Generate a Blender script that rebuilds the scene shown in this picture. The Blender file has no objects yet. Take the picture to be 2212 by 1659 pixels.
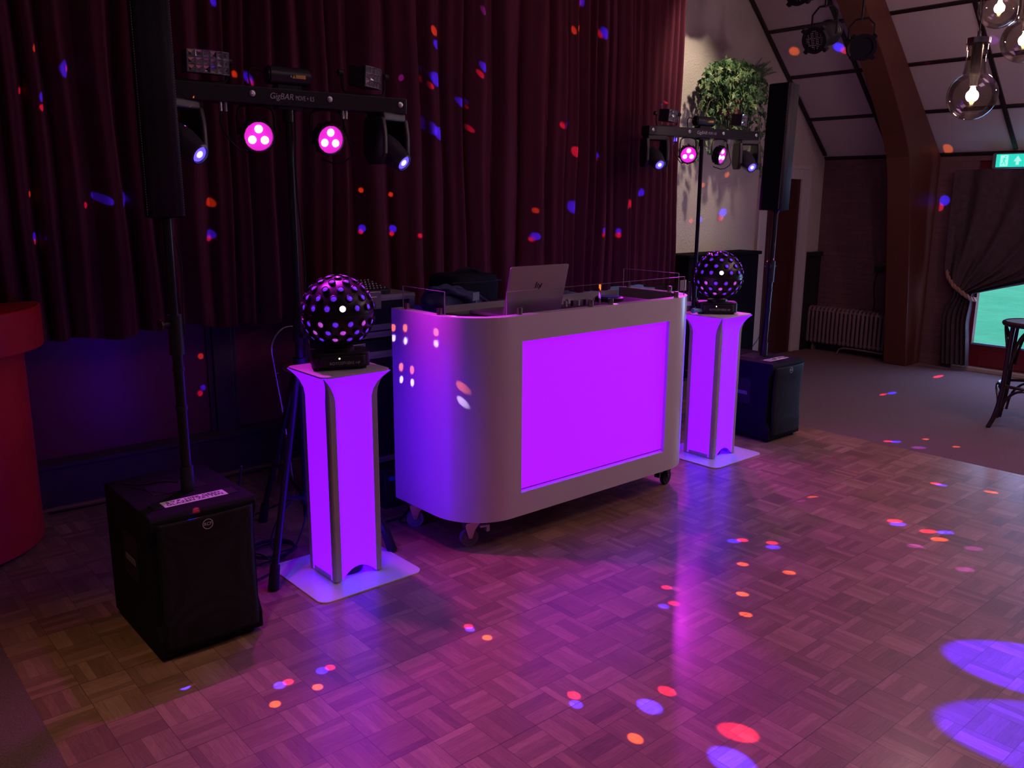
import bpy, bmesh, math, random
from math import pi, sin, cos, radians as R
from mathutils import Vector, Matrix
random.seed(7)
sc = bpy.context.scene
col = sc.collection

# ------------------------------------------------------------------ camera
CAM_H = 1.58
pitch, roll, yaw, fpx = .21555, .00605, .71392, 1846.0
fh = Vector((sin(yaw), cos(yaw), 0))
fwd = fh * cos(pitch) + Vector((0, 0, -sin(pitch)))
rt = Vector((cos(yaw), -sin(yaw), 0))
up = rt.cross(fwd)
r2 = rt * cos(roll) + up * sin(roll)
u2 = -rt * sin(roll) + up * cos(roll)
cam = bpy.data.cameras.new('camera')
cam.sensor_fit = 'HORIZONTAL'
cam.sensor_width = 36.0
cam.lens = 36.0 * fpx / 2212.0
cam.clip_start = 0.05
cam_o = bpy.data.objects.new('camera', cam)
col.objects.link(cam_o)
mw = Matrix((r2, u2, -fwd)).transposed().to_4x4()
mw.translation = Vector((0, 0, CAM_H))
cam_o.matrix_world = mw
sc.camera = cam_o

# ------------------------------------------------------------------ view, world
sc.view_settings.view_transform = 'Standard'
sc.view_settings.look = 'None'
sc.view_settings.exposure = 0.0
sc.view_settings.gamma = 1.0
sc.view_settings.use_curve_mapping = False
sc.cycles.use_denoising = True
sc.cycles.max_bounces = 6
sc.cycles.sample_clamp_indirect = 4.0
sc.cycles.caustics_reflective = False
sc.cycles.caustics_refractive = False

w = bpy.data.worlds.new('world')
sc.world = w
w.use_nodes = True
bg = w.node_tree.nodes['Background']
bg.inputs[0].default_value = (.55, .80, 1.0, 1)
bg.inputs[1].default_value = 1.7


def light(name, kind, loc, target, energy, color, **kw):
    l = bpy.data.lights.new(name, kind)
    l.energy = energy
    l.color = color
    for k, v in kw.items():
        setattr(l, k, v)
    o = bpy.data.objects.new(name, l)
    col.objects.link(o)
    o.location = loc
    if target is not None:
        o.rotation_euler = (Vector(target) - Vector(loc)).to_track_quat('-Z', 'Y').to_euler()
    return o


# daylight entering by the glazed door
o = light('daylight_door', 'AREA', (8.66, 2.25, 1.0), (5, 2.25, .6), 62, (.30, .42, 1.0), shape='RECTANGLE', size=1.7, size_y=1.5)
# fill lamps added near the ceiling, out of the frame, without fixtures
light('hall_fill', 'AREA', (3.4, -.9, 4.7), (3.2, 1.6, 0), 15, (1.0, .60, .76), shape='RECTANGLE', size=1.6, size_y=1.0)
light('hall_fill', 'SPOT', (-.6, .9, 4.3), (.55, 1.9, 0), 130, (1.0, .60, .30), spot_size=R(42), spot_blend=.8, shadow_soft_size=.15)
light('hall_fill', 'AREA', (5.5, .2, 4.5), (6.0, 2.0, .4), 12, (1.0, .50, .70), shape='RECTANGLE', size=1.0, size_y=1.0)
# a stage spot rakes the curtain end, the white wall and the ivy
light('stage_spot', 'SPOT', (5.75, 3.45, 3.75), (6.0, 4.84, 2.15), 155, (1.0, .80, .60), spot_size=R(50), spot_blend=.7, shadow_soft_size=.05)

# ------------------------------------------------------------------ helpers
MATS = {}


def rgb(r, g, b):
    f = lambda c: ((c / 255 + .055) / 1.055) ** 2.4 if c > 10 else c / 255 / 12.92
    return (f(r), f(g), f(b), 1)


class N:
    def __init__(s, name):
        s.m = bpy.data.materials.new(name)
        s.m.use_nodes = True
        s.t = s.m.node_tree
        s.b = s.t.nodes['Principled BSDF']
        s.out = s.t.nodes['Material Output']

    def n(s, kind, **kw):
        nd = s.t.nodes.new(kind)
        for k, v in kw.items():
            setattr(nd, k, v)
        return nd

    def l(s, a, b):
        s.t.links.new(a, b)

    def math(s, op, a, b=None, c=None):
        nd = s.n('ShaderNodeMath', operation=op)
        for i, v in enumerate((a, b, c)):
            if v is None:
                continue
            if isinstance(v, (int, float)):
                nd.inputs[i].default_value = v
            else:
                s.l(v, nd.inputs[i])
        return nd.outputs[0]

    def mix(s, f, a, b, blend='MIX'):
        nd = s.n('ShaderNodeMix', data_type='RGBA', blend_type=blend)
        for i, v in ((0, f), (6, a), (7, b)):
            if isinstance(v, (int, float)):
                nd.inputs[i].default_value = v
            elif isinstance(v, tuple):
                nd.inputs[i].default_value = v
            else:
                s.l(v, nd.inputs[i])
        return nd.outputs[2]

    def pos(s):
        return s.n('ShaderNodeNewGeometry').outputs['Position']

    def objco(s):
        return s.n('ShaderNodeTexCoord').outputs['Object']

    def noise(s, vec, scale, detail=3, rough=.5):
        nd = s.n('ShaderNodeTexNoise')
        s.l(vec, nd.inputs['Vector'])
        nd.inputs['Scale'].default_value = scale
        nd.inputs['Detail'].default_value = detail
        nd.inputs['Roughness'].default_value = rough
        return nd.outputs['Fac']

    def bump(s, h, strength=.3, dist=.01):
        nd = s.n('ShaderNodeBump')
        nd.inputs['Strength'].default_value = strength
        nd.inputs['Distance'].default_value = dist
        s.l(h, nd.inputs['Height'])
        s.l(nd.outputs[0], s.b.inputs['Normal'])


def mat(name, c, rough=.5, metal=0, emis=None, es=0, noise=None, bump=None, spec=.5, sheen=0, trans=0, coat=0):
    """plain procedural material: base colour broken up by noise, optional bump"""
    k = N(name)
    b = k.b
    b.inputs['Roughness'].default_value = rough
    b.inputs['Metallic'].default_value = metal
    b.inputs['Specular IOR Level'].default_value = spec
    b.inputs['Base Color'].default_value = (*c[:3], 1)
    if coat:
        b.inputs['Coat Weight'].default_value = coat
        b.inputs['Coat Roughness'].default_value = .1
    if sheen:
        b.inputs['Sheen Weight'].default_value = sheen
        b.inputs['Sheen Roughness'].default_value = .4
        b.inputs['Sheen Tint'].default_value = (*c[:3], 1)
    if trans:
        b.inputs['Transmission Weight'].default_value = trans
    if emis:
        b.inputs['Emission Color'].default_value = (*emis[:3], 1)
        b.inputs['Emission Strength'].default_value = es
    if noise:
        sc_, amt = noise
        f = k.noise(k.objco(), sc_, 4)
        lo = tuple(x * (1 - amt) for x in c[:3]) + (1,)
        hi = tuple(min(1, x * (1 + amt)) for x in c[:3]) + (1,)
        k.l(k.mix(f, lo, hi), b.inputs['Base Color'])
    if bump:
        sc_, st, di = bump
        k.bump(k.noise(k.objco(), sc_, 3), st, di)
    MATS[name] = k.m
    return k.m


def tag(o, label=None, cat=None, group=None, kind=None):
    if label: o['label'] = label
    if cat: o['category'] = cat
    if group: o['group'] = group
    if kind: o['kind'] = kind
    return o


def thing(name, label, cat, loc=(0, 0, 0), rz=0, group=None):
    o = bpy.data.objects.new(name, None)
    o.empty_display_size = .1
    col.objects.link(o)
    o.location = loc
    o.rotation_euler = (0, 0, rz)
    return tag(o, label, cat, group)


class MB:
    """collects shapes into one mesh"""

    def __init__(s):
        s.bm = bmesh.new()
        s.mi = 0

    def _fin(s, faces):
        for f in faces:
            f.material_index = s.mi

    def box(s, x0, x1, y0, y1, z0, z1, M=None):
        vs = [s.bm.verts.new((x, y, z)) for z in (z0, z1) for y in (y0, y1) for x in (x0, x1)]
        if M is not None:
            for v in vs: v.co = M @ v.co
        fs = []
        for q in ((0, 2, 3, 1), (4, 5, 7, 6), (0, 1, 5, 4), (2, 6, 7, 3), (0, 4, 6, 2), (1, 3, 7, 5)):
            fs.append(s.bm.faces.new([vs[i] for i in q]))
        s._fin(fs)
        return s

    def prism(s, pts, z0, z1, M=None, cap=True):
        """polygon in xy extruded along z"""
        a = [s.bm.verts.new((p[0], p[1], z0)) for p in pts]
        b = [s.bm.verts.new((p[0], p[1], z1)) for p in pts]
        if M is not None:
            for v in a + b: v.co = M @ v.co
        n = len(pts)
        fs = [s.bm.faces.new((a[i], a[(i + 1) % n], b[(i + 1) % n], b[i])) for i in range(n)]
        if cap:
            fs.append(s.bm.faces.new(b))
            fs.append(s.bm.faces.new(list(reversed(a))))
        s._fin(fs)
        return s

    def lathe(s, prof, M=None, seg=24, cap=True):
        """profile of (r, z) about z"""
        rings = []
        for r, z in prof:
            if r < 1e-5:
                rings.append([s.bm.verts.new((0, 0, z))])
            else:
                rings.append([s.bm.verts.new((r * cos(2 * pi * i / seg), r * sin(2 * pi * i / seg), z)) for i in range(seg)])
        if M is not None:
            for rg in rings:
                for v in rg: v.co = M @ v.co
        fs = []
        for a, b in zip(rings, rings[1:]):
            for i in range(seg):
                j = (i + 1) % seg
                if len(a) == 1 and len(b) == 1: continue
                if len(a) == 1: fs.append(s.bm.faces.new((a[0], b[j], b[i])))
                elif len(b) == 1: fs.append(s.bm.faces.new((a[i], a[j], b[0])))
                else: fs.append(s.bm.faces.new((a[i], a[j], b[j], b[i])))
        if cap:
            if len(rings[0]) > 1: fs.append(s.bm.faces.new(list(reversed(rings[0]))))
            if len(rings[-1]) > 1: fs.append(s.bm.faces.new(rings[-1]))
        s._fin(fs)
        return s

    def cyl(s, p0, p1, r0, r1=None, seg=16, cap=True):
        p0, p1 = Vector(p0), Vector(p1)
        if r1 is None: r1 = r0
        M = Matrix.Translation(p0) @ (p1 - p0).to_track_quat('Z', 'Y').to_matrix().to_4x4()
        return s.lathe([(r0, 0), (r1, (p1 - p0).length)], M, seg, cap)

    def sph(s, c, r, seg=20, rings=12, sz=1):
        prof = [(r * sin(pi * i / rings), -r * cos(pi * i / rings) * sz) for i in range(rings + 1)]
        prof[0] = (0, prof[0][1]); prof[-1] = (0, prof[-1][1])
        return s.lathe(prof, Matrix.Translation(Vector(c)), seg)

    def tube(s, pts, r, seg=8, closed=False, smooth=1):
        P = [Vector(p) for p in pts]
        for _ in range(smooth):       # Chaikin corner cutting keeps the ends
            Q = [] if closed else [P[0]]
            n = len(P)
            for i in range(n if closed else n - 1):
                a, b = P[i], P[(i + 1) % n]
                Q += [a * .75 + b * .25, a * .25 + b * .75]
            if not closed: Q.append(P[-1])
            P = Q
        n = len(P)
        rings = []
        nrm = None
        for i in range(n):
            if closed: t = P[(i + 1) % n] - P[i - 1]
            elif i == 0: t = P[1] - P[0]
            elif i == n - 1: t = P[-1] - P[-2]
            else: t = P[i + 1] - P[i - 1]
            t.normalize()
            if nrm is None:
                nrm = t.orthogonal().normalized()
            else:
                nrm = (nrm - t * nrm.dot(t))
                if nrm.length < 1e-4: nrm = t.orthogonal()
                nrm.normalize()
            bn = t.cross(nrm)
            rr = r[i * (len(r) - 1) // max(1, n - 1)] if isinstance(r, (list, tuple)) else r
            rings.append([s.bm.verts.new(P[i] + (nrm * cos(2 * pi * k / seg) + bn * sin(2 * pi * k / seg)) * rr) for k in range(seg)])
        fs = []
        m = n if closed else n - 1
        for i in range(m):
            a, b = rings[i], rings[(i + 1) % n]
            for k in range(seg):
                q = (k + 1) % seg
                fs.append(s.bm.faces.new((a[k], a[q], b[q], b[k])))
        if not closed:
            fs.append(s.bm.faces.new(list(reversed(rings[0]))))
            fs.append(s.bm.faces.new(rings[-1]))
        s._fin(fs)
        return s

    def grid(s, fn, nu, nv, closed_u=False):
        V = [[s.bm.verts.new(fn(i / nu, j / nv)) for i in range(nu + (0 if closed_u else 1))] for j in range(nv + 1)]
        fs = []
        W = len(V[0])
        for j in range(nv):
            for i in range(nu):
                k = (i + 1) % W
                fs.append(s.bm.faces.new((V[j][i], V[j][k], V[j + 1][k], V[j + 1][i])))
        s._fin(fs)
        return s

    def build(s, name, mats, parent=None, smooth=False, bevel=0, seg=2, solid=0, label=None, kind=None):
        bmesh.ops.recalc_face_normals(s.bm, faces=s.bm.faces[:])
        me = bpy.data.meshes.new(name)
        s.bm.to_mesh(me)
        s.bm.free()
        if not isinstance(mats, (list, tuple)): mats = [mats]
        for m in mats: me.materials.append(MATS[m] if isinstance(m, str) else m)
        if smooth:
            for p in me.polygons: p.use_smooth = True
            me.set_sharp_from_angle(angle=R(40 if smooth is True else smooth))
        o = bpy.data.objects.new(name, me)
        col.objects.link(o)
        if solid:
            md = o.modifiers.new('solid', 'SOLIDIFY'); md.thickness = solid; md.offset = 0
        if bevel:
            md = o.modifiers.new('bevel', 'BEVEL'); md.width = bevel; md.segments = seg; md.limit_method = 'ANGLE'; md.angle_limit = R(35)
            md.harden_normals = False
        if parent is not None: o.parent = parent
        if label: o['label'] = label
        if kind: o['kind'] = kind
        return o


def text_mesh(name, body, size, m, parent, loc, rot, font_scale_x=1.0, shear=0, align='CENTER', depth=.0006):
    cu = bpy.data.curves.new(name, 'FONT')
    cu.body = body; cu.size = size; cu.align_x = align; cu.align_y = 'CENTER'; cu.extrude = depth; cu.shear = shear
    cu.space_line = .85
    tmp = bpy.data.objects.new('tmp_' + name, cu)
    col.objects.link(tmp)
    bpy.context.view_layer.update()
    me = bpy.data.meshes.new_from_object(tmp.evaluated_get(bpy.context.evaluated_depsgraph_get()))
    bpy.data.objects.remove(tmp)
    bpy.data.curves.remove(cu)
    me.materials.clear(); me.materials.append(MATS[m])
    o = bpy.data.objects.new(name, me)
    col.objects.link(o)
    o.parent = parent
    o.location = loc; o.rotation_euler = rot; o.scale = (font_scale_x, 1, 1)
    return o


def copy_tree(o, parent=None):
    c = o.copy(); col.objects.link(c); c.parent = parent
    for ch in list(o.children): copy_tree(ch, c)
    return c


def rrect(x0, x1, y0, y1, r, n=6):
    pts = []
    for cx, cy, a0 in ((x1 - r, y0 + r, -90), (x1 - r, y1 - r, 0), (x0 + r, y1 - r, 90), (x0 + r, y0 + r, 180)):
        for i in range(n + 1):
            a = R(a0 + 90 * i / n)
            pts.append((cx + r * cos(a), cy + r * sin(a)))
    return pts


# ------------------------------------------------------------------ materials
def parquet():
    k = N('parquet')
    sep = k.n('ShaderNodeSeparateXYZ'); k.l(k.pos(), sep.inputs[0])
    T = .1425
    u = k.math('DIVIDE', k.math('SUBTRACT', sep.outputs[0], .447), T)
    v = k.math('DIVIDE', k.math('SUBTRACT', sep.outputs[1], .0), T)
    cu, cv = k.math('FLOOR', u), k.math('FLOOR', v)
    fu, fv = k.math('SUBTRACT', u, cu), k.math('SUBTRACT', v, cv)
    par = k.math('MODULO', k.math('ABSOLUTE', k.math('ADD', cu, cv)), 2.0)
    # across-strip coordinate / along-strip coordinate
    ac = k.math('ADD', k.math('MULTIPLY', par, fu), k.math('MULTIPLY', k.math('SUBTRACT', 1.0, par), fv))
    al = k.math('ADD', k.math('MULTIPLY', par, fv), k.math('MULTIPLY', k.math('SUBTRACT', 1.0, par), fu))
    a5 = k.math('MULTIPLY', ac, 5.0)
    fi = k.math('FLOOR', a5)
    ff = k.math('SUBTRACT', a5, fi)
    cmb = k.n('ShaderNodeCombineXYZ'); k.l(cu, cmb.inputs[0]); k.l(cv, cmb.inputs[1]); k.l(fi, cmb.inputs[2])
    wn = k.n('ShaderNodeTexWhiteNoise', noise_dimensions='3D'); k.l(cmb.outputs[0], wn.inputs[0])
    cm2 = k.n('ShaderNodeCombineXYZ'); k.l(cu, cm2.inputs[0]); k.l(cv, cm2.inputs[1]); cm2.inputs[2].default_value = 9
    wt = k.n('ShaderNodeTexWhiteNoise', noise_dimensions='3D'); k.l(cm2.outputs[0], wt.inputs[0])
    # grain stretched along the strip
    gv = k.n('ShaderNodeCombineXYZ')
    k.l(k.math('ADD', k.math('MULTIPLY', ac, 5.5), k.math('MULTIPLY', cu, 3.7)), gv.inputs[0])
    k.l(k.math('ADD', k.math('MULTIPLY', al, .6), k.math('MULTIPLY', cv, 5.1)), gv.inputs[1])
    k.l(wn.outputs[0], gv.inputs[2])
    gr = k.noise(gv.outputs[0], 4.5, 4, .65)
    big = k.noise(k.pos(), .9, 3)
    val = k.math('ADD', k.math('MULTIPLY', wn.outputs[0], .30), k.math('ADD', k.math('MULTIPLY', wt.outputs[0], .24), k.math('MULTIPLY', gr, .55)))
    ramp = k.n('ShaderNodeValToRGB')
    k.l(val, ramp.inputs[0])
    e = ramp.color_ramp.elements
    e[0].position = .16; e[0].color = (.12, .06, .038, 1)
    e[1].position = .92; e[1].color = (.60, .36, .22, 1)
    m = e.new(.55); m.color = (.33, .175, .105, 1)
    # gaps between strips and tiles
    g1 = k.math('LESS_THAN', k.math('MINIMUM', ff, k.math('SUBTRACT', 1.0, ff)), .018)
    g2 = k.math('LESS_THAN', k.math('MINIMUM', k.math('MINIMUM', fu, k.math('SUBTRACT', 1.0, fu)), k.math('MINIMUM', fv, k.math('SUBTRACT', 1.0, fv))), .007)
    # a few opened seams every fourth tile
    q = k.math('MODULO', k.math('ABSOLUTE', cv), 4.0)
    g3 = k.math('MULTIPLY', k.math('LESS_THAN', fv, .02), k.math('LESS_THAN', q, .5))
    gap = k.math('MINIMUM', 1.0, k.math('ADD', k.math('MULTIPLY', g1, .45), k.math('ADD', k.math('MULTIPLY', g2, .6), k.math('MULTIPLY', g3, .5))))
    c = k.mix(gap, ramp.outputs[0], (.03, .016, .01, 1))
    c = k.mix(k.math('MULTIPLY', big, .3), c, (.30, .20, .13, 1))
    k.l(c, k.b.inputs['Base Color'])
    k.l(k.math('ADD', .34, k.math('MULTIPLY', gr, .22)), k.b.inputs['Roughness'])
    k.b.inputs['Specular IOR Level'].default_value = .5
    k.b.inputs['Coat Weight'].default_value = .3
    k.b.inputs['Coat Roughness'].default_value = .2
    k.bump(k.math('SUBTRACT', k.math('MULTIPLY', gr, .3), gap), .25, .0015)
    MATS['parquet'] = k.m


def carpet():
    k = N('carpet')
    f = k.noise(k.pos(), 170, 2, .8)
    f2 = k.noise(k.pos(), 60, 2, .6)
    c = k.mix(f, (.02, .010, .015, 1), (.42, .24, .25, 1))
    c = k.mix(k.math('MULTIPLY', f2, .5), c, (.16, .10, .11, 1))
    k.l(c, k.b.inputs['Base Color'])
    k.b.inputs['Roughness'].default_value = .95
    k.b.inputs['Specular IOR Level'].default_value = .15
    k.bump(f, .8, .004)
    MATS['carpet'] = k.m


def brick():
    k = N('brick')
    sep = k.n('ShaderNodeSeparateXYZ'); k.l(k.pos(), sep.inputs[0])
    cmb = k.n('ShaderNodeCombineXYZ'); k.l(sep.outputs[1], cmb.inputs[0]); k.l(sep.outputs[2], cmb.inputs[1])
    bt = k.n('ShaderNodeTexBrick'); k.l(cmb.outputs[0], bt.inputs['Vector'])
    bt.inputs['Color1'].default_value = (.21, .10, .12, 1)
    bt.inputs['Color2'].default_value = (.15, .07, .09, 1)
    bt.inputs['Mortar'].default_value = (.14, .09, .10, 1)
    bt.inputs['Scale'].default_value = 1.0
    bt.inputs['Mortar Size'].default_value = .006
    bt.inputs['Brick Width'].default_value = .21
    bt.inputs['Row Height'].default_value = .055
    bt.inputs['Bias'].default_value = -.3
    f = k.noise(k.pos(), 14, 4)
    k.l(k.mix(k.math('MULTIPLY', f, .6), bt.outputs['Color'], (.11, .05, .045, 1)), k.b.inputs['Base Color'])
    k.b.inputs['Roughness'].default_value = .85
    k.bump(k.math('ADD', bt.outputs['Fac'], k.math('MULTIPLY', f, -.4)), -.5, .006)
    MATS['brick'] = k.m


def wood(name, c1, c2, rough=.4, axis=2, scale=6):
    k = N(name)
    mp = k.n('ShaderNodeMapping'); k.l(k.objco(), mp.inputs[0])
    s = [scale * 4] * 3; s[axis] = scale * .25
    mp.inputs['Scale'].default_value = s
    f = k.noise(mp.outputs[0], 1.6, 5, .6)
    k.l(k.mix(f, (*c1, 1), (*c2, 1)), k.b.inputs['Base Color'])
    k.b.inputs['Roughness'].default_value = rough
    k.bump(f, .15, .002)
    MATS[name] = k.m


def grille(name, c, scale=260, hole=.35):
    """perforated metal: round holes in a staggered pattern as bump and colour"""
    k = N(name)
    mp = k.n('ShaderNodeMapping'); k.l(k.objco(), mp.inputs[0])
    vt = k.n('ShaderNodeTexVoronoi'); k.l(mp.outputs[0], vt.inputs['Vector'])
    vt.inputs['Scale'].default_value = scale
    vt.inputs['Randomness'].default_value = .15
    h = k.math('LESS_THAN', vt.outputs['Distance'], hole)
    k.l(k.mix(h, (*c, 1), (c[0] * .15, c[1] * .15, c[2] * .15, 1)), k.b.inputs['Base Color'])
    k.b.inputs['Roughness'].default_value = .6
    k.b.inputs['Specular IOR Level'].default_value = .22
    k.bump(h, -.5, .002)
    MATS[name] = k.m


def thin_glass(name, tint=(1, 1, 1), gloss=.08, rough=.02):
    k = N(name)
    tr = k.n('ShaderNodeBsdfTransparent'); tr.inputs[0].default_value = (*tint, 1)
    gl = k.n('ShaderNodeBsdfGlossy'); gl.inputs['Roughness'].default_value = rough
    lw = k.n('ShaderNodeLayerWeight'); lw.inputs[0].default_value = .25
    mx = k.n('ShaderNodeMixShader')
    k.l(k.math('ADD', gloss * .5, k.math('MULTIPLY', lw.outputs['Fresnel'], gloss * 4)), mx.inputs[0])
    k.l(tr.outputs[0], mx.inputs[1]); k.l(gl.outputs[0], mx.inputs[2])
    k.l(mx.outputs[0], k.out.inputs[0])
    MATS[name] = k.m


parquet(); carpet(); brick()
wood('dark_wood', (.055, .018, .010), (.13, .045, .022), .45)
wood('beam_wood', (.085, .022, .014), (.15, .045, .026), .45)
wood('black_wood', (.012, .010, .014), (.025, .02, .026), .4)
wood('bentwood', (.020, .010, .010), (.045, .022, .018), .3)
wood('seat_wood', (.38, .20, .10), (.55, .32, .17), .45, 0)
wood('skirting', (.22, .12, .07), (.34, .2, .12), .5, 0)
grille('grille', (.014, .013, .018), 210)
grille('column_grille', (.030, .030, .036), 230)
thin_glass('plexiglass', (.97, .97, .98), .05)
thin_glass('window_glass', (.95, .98, .97), .06)
thin_glass('smoked_glass', (.78, .74, .66), .16)
mat('white_wall', (.60, .54, .50), .8, noise=(3, .05), bump=(70, .7, .012))
mat('cream_panel', (.60, .53, .52), .6, noise=(1.2, .05))
mat('trim_dark', (.020, .012, .012), .4)
mat('stage_panel', (.17, .020, .060), .28, noise=(6, .12), bump=(120, .1, .002))
mat('stage_frame', (.060, .028, .050), .4, noise=(8, .2))
mat('door_dark', (.07, .015, .015), .45, noise=(5, .2))
mat('door_frame', (.62, .56, .56), .5, noise=(6, .04))
mat('red_paint', (.58, .020, .030), .38, noise=(3, .10), bump=(30, .06, .003))
mat('velvet', (.100, .018, .036), .85, sheen=.35, noise=(5, .15), bump=(300, .25, .002), spec=.15)
mat('white_gloss', (.78, .76, .76), .22, noise=(2, .02))
mat('white_matt', (.72, .68, .68), .5, noise=(4, .03))
mat('fabric_grey', (.46, .43, .42), .8, noise=(40, .06), bump=(400, .3, .001))
mat('lit_fabric', (.15, .10, .2), .85, emis=(.078, .0010, 1.0), es=4.2, noise=(60, .05), bump=(500, .4, .001))
mat('lit_panel', (.12, .06, .16), .4, emis=(.25, .002, 1.0), es=1.8, noise=(30, .03))
mat('cab_black', (.010, .009, .014), .75, spec=.15, noise=(60, .2), bump=(180, .5, .002))
mat('black_metal', (.014, .013, .016), .32, noise=(20, .2))
mat('black_plastic', (.020, .019, .024), .42, noise=(20, .15))
mat('head_plastic', (.050, .050, .062), .3, noise=(20, .1))
mat('grey_plastic', (.16, .155, .17), .4, noise=(20, .1))
mat('rubber', (.012, .012, .013), .8, noise=(30, .2))
mat('wheel_grey', (.20, .19, .24), .5, noise=(30, .1))
mat('zinc', (.62, .60, .64), .32, metal=.85, noise=(20, .08))
mat('chrome', (.75, .73, .72), .12, metal=1.0, noise=(20, .03))
mat('alu', (.55, .53, .56), .38, metal=.7, noise=(30, .06))
mat('laptop_alu', (.52, .50, .50), .34, metal=.75, noise=(3, .02))
mat('paper', (.80, .78, .80), .7, noise=(10, .02))
mat('print_black', (.01, .01, .012), .6, noise=(10, .05))
mat('pane_edge', (.30, .28, .31), .35, noise=(10, .02))
mat('print_white', (.62, .60, .64), .5, noise=(10, .02))
mat('print_yellow', (.75, .50, .10), .5, noise=(10, .02))
mat('blue_cloth', (.055, .065, .19), .9, noise=(12, .25), bump=(60, .4, .004))
mat('bag_cloth', (.012, .012, .030), .9, spec=.2, noise=(20, .25), bump=(140, .4, .002))
mat('dull_black', (.008, .006, .013), .9, spec=.08, noise=(30, .2))
mat('case_laminate', (.014, .011, .020), .6, spec=.3, noise=(40, .2), bump=(160, .2, .001))
mat('radiator_paint', (.20, .12, .13), .45, noise=(12, .08))
mat('mauve_curtain', (.075, .045, .055), .9, noise=(22, .55), bump=(90, .5, .004), sheen=.2)
mat('rope', (.40, .20, .15), .7, noise=(60, .3), bump=(200, .5, .003))
mat('door_red', (.16, .008, .014), .35, noise=(6, .1))
mat('sill_wood', (.50, .40, .30), .5, noise=(8, .1))
mat('grass', (.075, .44, .26), .9, noise=(2.2, .25), bump=(8, .8, .05))
mat('leaf', (.050, .125, .045), .45, noise=(9, .5))
mat('leaf_light', (.15, .235, .09), .45, noise=(9, .4))
mat('stem', (.09, .07, .04), .6, noise=(9, .3))
mat('terracotta', (.25, .10, .06), .7, noise=(9, .1))
mat('exit_green', (.1, .6, .45), .4, emis=(.01, .60, .46), es=1.1, noise=(9, .02))
mat('exit_white', (.7, .9, .85), .4, emis=(.33, .90, .80), es=.9, noise=(9, .02))
mat('par_lens', (1, .8, 1), .2, emis=(1.0, .42, 1.0), es=5.0, noise=(30, .02))
mat('par_glow', (.5, .05, .5), .35, emis=(.80, .02, .62), es=.95, noise=(30, .05))
mat('head_lens', (.3, .3, 1), .15, emis=(.14, .08, 1.0), es=1.3, noise=(40, .3))
mat('head_lens_hot', (.7, .7, 1), .15, emis=(.42, .40, 1.0), es=3.0, noise=(40, .3))
mat('ball_lens', (.3, .2, .7), .12, emis=(.10, .012, .66), es=.95, noise=(160, .9))
mat('ball_lens_red', (.5, .2, .6), .12, emis=(.42, .05, .55), es=1.0, noise=(160, .9))
mat('ball_lens_hot', (.9, .9, 1), .12, emis=(.75, .70, 1.0), es=9.0, noise=(60, .1))
mat('crystal', (.75, .75, .85), .06, metal=.75, noise=(90, .8))
mat('bulb_hot', (1, .9, .6), .3, emis=(1.0, .86, .42), es=26.0, noise=(30, .02))
mat('led_white', (1, .9, .8), .3, emis=(1, .75, .45), es=4.0, noise=(30, .02))
mat('led_blue', (.1, .1, 1), .3, emis=(.05, .08, 1), es=4.0, noise=(30, .02))
mat('cyan_plug', (.10, .55, .50), .5, noise=(30, .05))
mat('record_blue', (.05, .15, .55), .3, noise=(30, .05))
mat('sticky_blue', (.22, .34, .50), .7, noise=(30, .04))
mat('cap_metal', (.42, .38, .30), .2, metal=.9, noise=(40, .3))


def ball_lens_material(name, base):
    """cut glass: facet sparkle painted into the glow as small bright and dark cells"""
    m = MATS[base]
    t = m.node_tree
    b = t.nodes['Principled BSDF']
    tc = t.nodes.new('ShaderNodeTexCoord')
    vt = t.nodes.new('ShaderNodeTexVoronoi')
    vt.inputs['Scale'].default_value = 330
    t.links.new(tc.outputs['Object'], vt.inputs['Vector'])
    mx = t.nodes.new('ShaderNodeMix'); mx.data_type = 'RGBA'
    c = tuple(b.inputs['Emission Color'].default_value)
    mx.inputs[6].default_value = tuple(x * .15 for x in c[:3]) + (1,)
    mx.inputs[7].default_value = tuple(min(1.5, x * 1.9) for x in c[:3]) + (1,)
    t.links.new(vt.outputs['Color'], mx.inputs[0])
    t.links.new(mx.outputs[2], b.inputs['Emission Color'])


ball_lens_material('a', 'ball_lens'); ball_lens_material('b', 'ball_lens_red')

# ================================================================== the hall
SLOPE = .88
EAVE_X, EAVE_Z = 8.5, 1.99
def zc(x): return EAVE_Z + SLOPE * (EAVE_X - x)
TOPX = 4.8
TOPZ = zc(TOPX)


def struct(name, mb, m, **kw):
    o = mb.build(name, m, **kw)
    o['kind'] = 'structure'
    return o


struct('floor', MB().box(.447, 5.41, -5, 4.9, -.1, 0), 'parquet')
struct('floor', MB().box(5.41, 8.9, -5, 5.0, -.1, 0), 'carpet')
struct('floor', MB().box(-3.1, .447, -5, 4.9, -.1, 0), 'carpet')
struct('wall_back', MB().box(-3.1, 5.66, 4.69, 4.9, 0, TOPZ + .1), 'stage_panel')
struct('wall_stage_side', MB().box(5.66, 8.7, 4.84, 5.05, 0, TOPZ + .1), 'white_wall')
struct('wall_left', MB().box(-3.1, -3.0, -5, 4.9, 0, TOPZ + .1), 'white_wall')
struct('wall_front', MB().box(-3.1, 8.7, -5.1, -5.0, 0, TOPZ + .1), 'white_wall')
wr = MB()
wr.box(8.5, 8.7, 3.31, 5.0, 0, 2.3)
wr.box(8.5, 8.7, 1.10, 3.31, 1.93, 2.3)
wr.box(8.5, 8.7, -5, 1.10, 0, 2.3)
struct('wall_right', wr, 'brick')
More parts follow.
